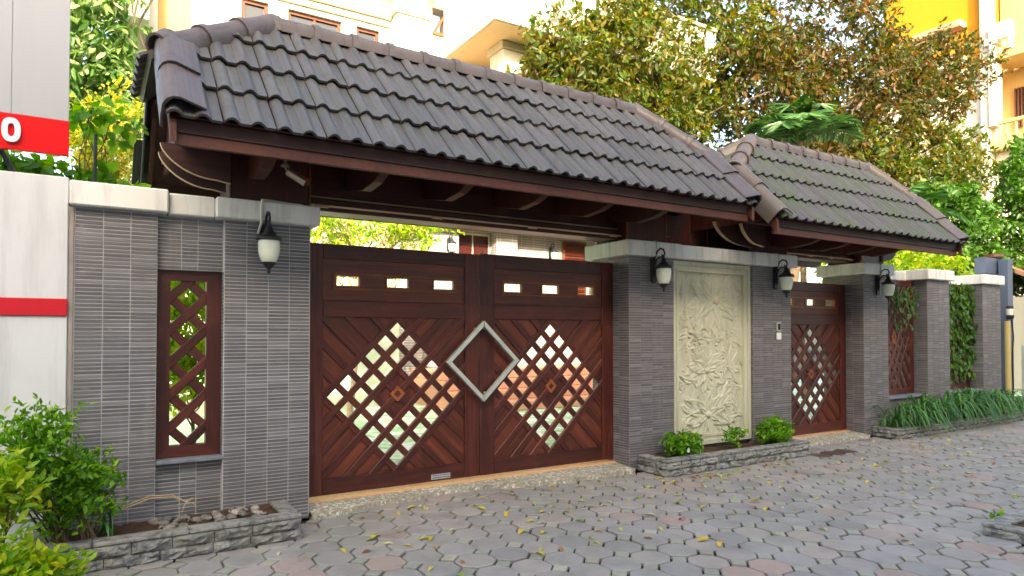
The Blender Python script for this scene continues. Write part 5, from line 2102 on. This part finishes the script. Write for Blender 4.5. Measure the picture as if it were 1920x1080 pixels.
ac = empty('air_conditioner', (X0 - 0.3, 7.5, 13.5), 'white air conditioner unit on the yellow house balcony', 'air conditioner')
m = MB(); m.bbox(X0 - 0.5, X0 - 0.1, 7.1, 7.9, 13.52, 14.2, 0.03); ob('casing', m, 'plastic_white', ac)
m = MB(); m.tube([(X0 - 0.502, 7.42, 13.86), (X0 - 0.53, 7.42, 13.86)], 0.26, 20); ob('fan_grille', m, 'grey_box', ac)
m = MB(); m.box(X0 - 0.45, X0 - 0.15, 7.12, 7.2, 13.06, 13.515); m.box(X0 - 0.45, X0 - 0.15, 7.8, 7.88, 13.06, 13.515); ob('bracket', m, 'grey_box', ac)

# ================================================================== unseen house added behind the camera, sized to shade the gate, pale for bounce
oh = empty('house', (0, -16, 0), 'tall cream house added out of view to shade the gate', 'house')
m = MB()
hw = [(x, x + 1.6, z, z + 1.7) for x in range(-26, 24, 4) for z in (1.0, 3.9, 6.8)]
holed(m, -30, 26, 0, 9.85, -10.3, -10.0, hw)
m.box(-30, 26, -20, -10.301, 9.4, 9.85)
m.box(-30, 26, -20.3, -20, 0, 9.85)
ob('wall', m, 'pale_render', oh)
for a, b, c, d in hw:
    window(a, b, c, d, -10.2, oh, 1)

# ================================================================== trees
def tree(name, label, base, top, cen_list, leaf, mat, per, ln, wd, trunk_r=0.14, group=None, spread=0.5, hang=0.5, bark='bark', nl=10, lump=0.35, hollow=0.25):
    t = empty(name, base, label, 'tree', group)
    m = MB()
    pts = limb(m, base, top, trunk_r, trunk_r * 0.55, 8, 0.02, 10)
    allt = []
    for cen, rad, n in cen_list:
        tips = ellipsoid_tips(n, cen, rad, hollow, lump)
        allt.append(tips)
        for k in range(nl):
            e_ = tips[rng.randrange(len(tips))]
            s_ = pts[rng.randrange(len(pts) // 2, len(pts))]
            lp = limb(m, s_, e_, trunk_r * 0.38, trunk_r * 0.07, 6, 0.05, 6)
            for q in range(4):
                e2 = tips[rng.randrange(len(tips))]
                s2 = lp[rng.randrange(2, len(lp))]
                if (Vector(e2) - s2).length < 0.8 * max(rad):
                    limb(m, s2, e2, trunk_r * 0.12, trunk_r * 0.03, 4, 0.05, 4)
    ob('trunk', smooth_by_angle(fixn(m.mesh('trunk')), 60), bark, t)
    tips = np.concatenate(allt)
    C, D, NR, L, W = twig_leaves(tips, per, ln, wd, spread, hang)
    ob('crown', leaf_mesh('crown', C, D, NR, L, W, leaf, 0.12), mat, t)
    return t

tree('broadleaf_tree', 'large tree with golden yellow leaves behind the main roof', (9.6, 6.5, 0.06), (9.2, 6.0, 6.2), [((8.8, 5.3, 6.9), (2.3, 1.6, 2.2), 520), ((7.6, 5.0, 6.2), (1.3, 1.1, 1.2), 150), ((11.0, 5.5, 8.2), (2.4, 1.6, 2.2), 470), ((9.7, 5.2, 5.6), (1.4, 1.2, 0.7), 190)], 'hex', 'leaf_gold', 20, 0.135, 0.062, 0.17, None, 0.55, 0.5)
tree('broadleaf_tree', 'large brown and russet tree filling the sky behind the side gate roof', (15.5, 6.0, 0.06), (15.0, 5.6, 6.0), [((13.2, 5.2, 7.2), (2.6, 1.6, 2.6), 450), ((16.8, 5.2, 8.4), (3.2, 1.8, 2.6), 520), ((19.5, 5.4, 7.8), (2.6, 1.6, 2.0), 260), ((21.6, 5.2, 9.4), (2.0, 1.3, 1.5), 170), ((15.5, 5.0, 5.9), (2.6, 1.4, 1.1), 190)], 'hex', 'leaf_autumn', 20, 0.15, 0.068, 0.2, None, 0.6, 0.5)
tree('broadleaf_tree', 'green leafy tree behind the right wall below the yellow house', (17.2, 3.0, 0.0), (17.0, 3.0, 2.6), [((16.6, 2.9, 3.9), (1.9, 1.1, 1.3), 420), ((18.6, 2.6, 3.3), (1.5, 1.0, 1.3), 300)], 'hex', 'leaf_green', 15, 0.13, 0.07, 0.10, None, 0.4, 0.3)
tree('broadleaf_tree', 'dark green tree at the right edge above the blue post', (19.5, 1.8, 0.0), (19.4, 1.8, 3.6), [((19.6, 1.9, 4.8), (1.7, 1.1, 1.5), 420), ((20.6, 1.4, 3.6), (1.4, 0.9, 1.4), 240)], 'hex', 'leaf_green', 15, 0.13, 0.07, 0.12, None, 0.4, 0.3)
tree('broadleaf_tree', 'loose green gold tree between the side roof and the yellow house', (18.6, 5.2, 0.0), (18.4, 5.0, 3.8), [((17.0, 4.6, 5.3), (1.9, 1.2, 1.3), 210), ((19.4, 4.6, 5.6), (1.9, 1.2, 1.5), 240), ((21.5, 4.6, 6.2), (1.5, 1.0, 1.3), 130)], 'hex', 'leaf_gold', 15, 0.15, 0.075, 0.11, None, 0.5, 0.4)
tree('garden_shrub', 'sunlit yellow green shrubs behind the right wall beneath the side roof', (13.0, 2.2, 0.0), (13.0, 2.2, 1.6), [((12.6, 2.2, 2.55), (1.6, 0.7, 0.75), 260), ((14.8, 2.3, 2.6), (1.3, 0.7, 0.8), 220)], 'hex', 'leaf_lime', 13, 0.10, 0.06, 0.06, None, 0.3, 0.2)
tree('broadleaf_tree', 'glossy dark green tree beside the sign board on the left', (0.1, 6.0, 0.06), (0.05, 5.6, 4.4), [((-0.15, 4.9, 4.9), (0.75, 0.7, 1.35), 330), ((0.5, 4.8, 4.1), (0.45, 0.5, 0.7), 120), ((0.1, 4.9, 6.6), (0.8, 0.6, 0.9), 150)], 'hex', 'leaf_mango', 12, 0.15, 0.052, 0.09, None, 0.3, 0.7, 'bark', 8)
tree('garden_shrub', 'golden yellow shrub with pale twigs above the left wall', (0.1, 2.2, 0.06), (0.12, 2.2, 2.3), [((0.10, 2.15, 3.1), (0.52, 0.30, 0.62), 260)], 'hex', 'leaf_yellow', 10, 0.050, 0.026, 0.03, None, 0.16, 0.3, 'bark_pale', 22)
tree('garden_shrub', 'bright green round leaved shrub rising behind the left wall coping', (-0.1, 0.8, 0.06), (-0.1, 0.78, 1.9), [((-0.10, 0.72, 2.42), (0.45, 0.14, 0.22), 60), ((-0.02, 0.70, 2.90), (0.26, 0.10, 0.14), 12), ((-0.55, 0.75, 2.45), (0.3, 0.15, 0.2), 40)], 'hex', 'leaf_bright', 7, 0.090, 0.066, 0.025, None, 0.18, 0.3)
tree('garden_shrub', 'slender garden shrub seen through the narrow lattice window', (0.75, 1.6, 0.06), (0.75, 1.5, 1.0), [((0.74, 1.5, 1.40), (0.5, 0.4, 0.9), 420)], 'hex', 'leaf_lime', 9, 0.075, 0.035, 0.02, None, 0.2, 0.2, 'bark', 16)
clump(0.62, 1.0, 0.06, 40, 0.55, 'strap leaf plant seen at the foot of the narrow lattice window', None, 0.018)
tree('garden_tree', 'feathery yellow green garden tree seen above the left gate leaf', (3.0, 4.0, 0.06), (3.0, 3.9, 2.4), [((2.95, 3.7, 3.05), (1.1, 0.6, 0.75), 300), ((3.9, 3.6, 2.9), (0.55, 0.35, 0.4), 70)], 'hex', 'leaf_lime', 12, 0.075, 0.034, 0.05, None, 0.3, 0.3, 'bark_pale', 22, 0.3, 0.1)

# palm behind the side roof
def palm(base, crown, label, nf=12, L=1.35):
    t = empty('palm', base, label, 'palm')
    m = MB()
    limb(m, base, crown, 0.07, 0.05, 8, 0.01, 10)
    ob('trunk', smooth_by_angle(fixn(m.mesh('trunk')), 60), 'bark', t)
    for k in range(nf):
        az = 2 * math.pi * k / nf + rng.uniform(-0.25, 0.25)
        el = rng.uniform(0.25, 0.95) if k % 3 else rng.uniform(1.15, 1.5)
        Lf = L * rng.uniform(0.8, 1.1)
        d = Vector((math.cos(az), math.sin(az), 0))
        pts = []
        for i in range(13):
            s_ = i / 12
            pts.append(Vector(crown) + d * (Lf * s_ * math.cos(el) + 0.10 * Lf * s_ * s_) + Vector((0, 0, Lf * s_ * math.sin(el) - 0.5 * Lf * s_ ** 2.6)))
        r_ = MB(); r_.tube(pts, [0.016 - 0.012 * i / 12 for i in range(13)], 5)
        fr = ob('frond_rib', r_, 'leaf_green', t)
        C, D, NR, LL, WW = [], [], [], [], []
        for i in range(22):
            s_ = 0.15 + 0.85 * i / 22
            f_ = s_ * 12
            a_, b_ = pts[int(f_)], pts[min(12, int(f_) + 1)]
            p = a_.lerp(b_, f_ - int(f_))
            tg = (b_ - a_).normalized() if (b_ - a_).length > 0 else d
            sd2 = tg.cross(Vector((0, 0, 1))).normalized()
            for sg_ in (1, -1):
                q = sd2 * sg_ * 0.9 + tg * 0.7 + Vector((0, 0, -0.25 + rng.uniform(-0.2, 0.2)))
                C.append(p); D.append(q); NR.append(tg * 0.9 + Vector((rng.uniform(-.3, .3), rng.uniform(-.3, .3), 0.5)))
                l_ = 0.52 * L / 1.5 * math.sin(math.pi * (0.12 + 0.8 * s_)) + 0.1
                LL.append(l_); WW.append(0.06)
        ob('leaflets', leaf_mesh('leaflets', [tuple(c) for c in C], [tuple(c) for c in D], [tuple(c) for c in NR], LL, WW, 'hex', 0.12), 'leaf_dark', fr)
palm((12.0, 3.2, 0), (11.75, 3.1, 5.15), 'dark green palm with spreading fronds behind the side gate roof')
palm((14.6, 2.6, 0), (14.5, 2.6, 3.9), 'smaller dark palm behind the right end of the side gate roof', 9, 1.1)

# ================================================================== fallen leaves
def fallen_mesh(kind):
    m = MB()
    n = 6
    v = []
    for i in range(n + 1):
        s_ = i / n
        w = 0.36 * math.sin(math.pi * min(0.97, max(0.03, s_)) ** 0.85) + 0.004
        curl = 0.10 * math.sin(s_ * math.pi * (1.0 + 0.4 * kind)) + 0.02
        up_ = 0.08 + 0.05 * kind
        v += [(s_ - 0.5, w * 0.5, curl + up_ * w), (s_ - 0.5, 0, curl), (s_ - 0.5, -w * 0.5, curl + up_ * w * (1 - 0.7 * (kind % 2)))]
    f = []
    for i in range(n):
        a = 3 * i
        f += [(a, a + 1, a + 4, a + 3), (a + 1, a + 2, a + 5, a + 4)]
    m.add(v, f)
    me = m.mesh('fallen_leaf', True)
    return me
FM = {}
kinds = [('fallen_yellow', 'yellow fallen leaf lying on the paving'), ('fallen_green', 'pale green fallen leaf lying on the paving'), ('fallen_brown', 'brown curled fallen leaf lying on the paving'), ('fallen_cream', 'dry cream fallen leaf lying on the paving')]
for k, (mt, lb) in enumerate(kinds):
    for q in range(3):
        me = fallen_mesh(q)
        me.materials.append(MATS[mt])
        FM[(k, q)] = me
def drop(x, y, k, size, q=0, z=0.004, rot=None):
    o = ob('fallen_leaf', FM[(k, q)], None, None, (x, y, z), (rng.uniform(-.25, .25), rng.uniform(-.25, .25), rng.uniform(0, 6.28) if rot is None else rot))
    o.scale = (size, size, size)
    tag(o, kinds[k][1], 'leaf', 'fallen leaves on the paving')
n = 0
while n < 270:
    # denser in the strip before the gate and the planter
    x = rng.uniform(0.3, 11)
    y = rng.gauss(-1.1, 0.85)
    if n < 75:                      # drifted against the apron, the planters and the wall
        x, y = rng.choice(((rng.uniform(1.5, 4.4), -0.12 - abs(rng.gauss(0, 0.16))), (rng.uniform(4.4, 6.8), -0.50 - abs(rng.gauss(0, 0.10))), (rng.gauss(3.6, 0.7), rng.gauss(-1.0, 0.35))))
    if y > -0.06 or y < -3.4 or not on_street(x, y) or not on_street(x, y + 0.06):
        continue
    v = Vector((x, y, 0)) - CAMP
    if v.dot(FW) < 2.6:
        continue
    k = rng.choices((0, 1, 2, 3), (0.42, 0.25, 0.2, 0.13))[0]
    drop(x, y, k, rng.uniform(0.055, 0.10), rng.randrange(3))
    n += 1
drop(1.60, -0.72, 0, 0.115, 1, 0.006, 0.6)
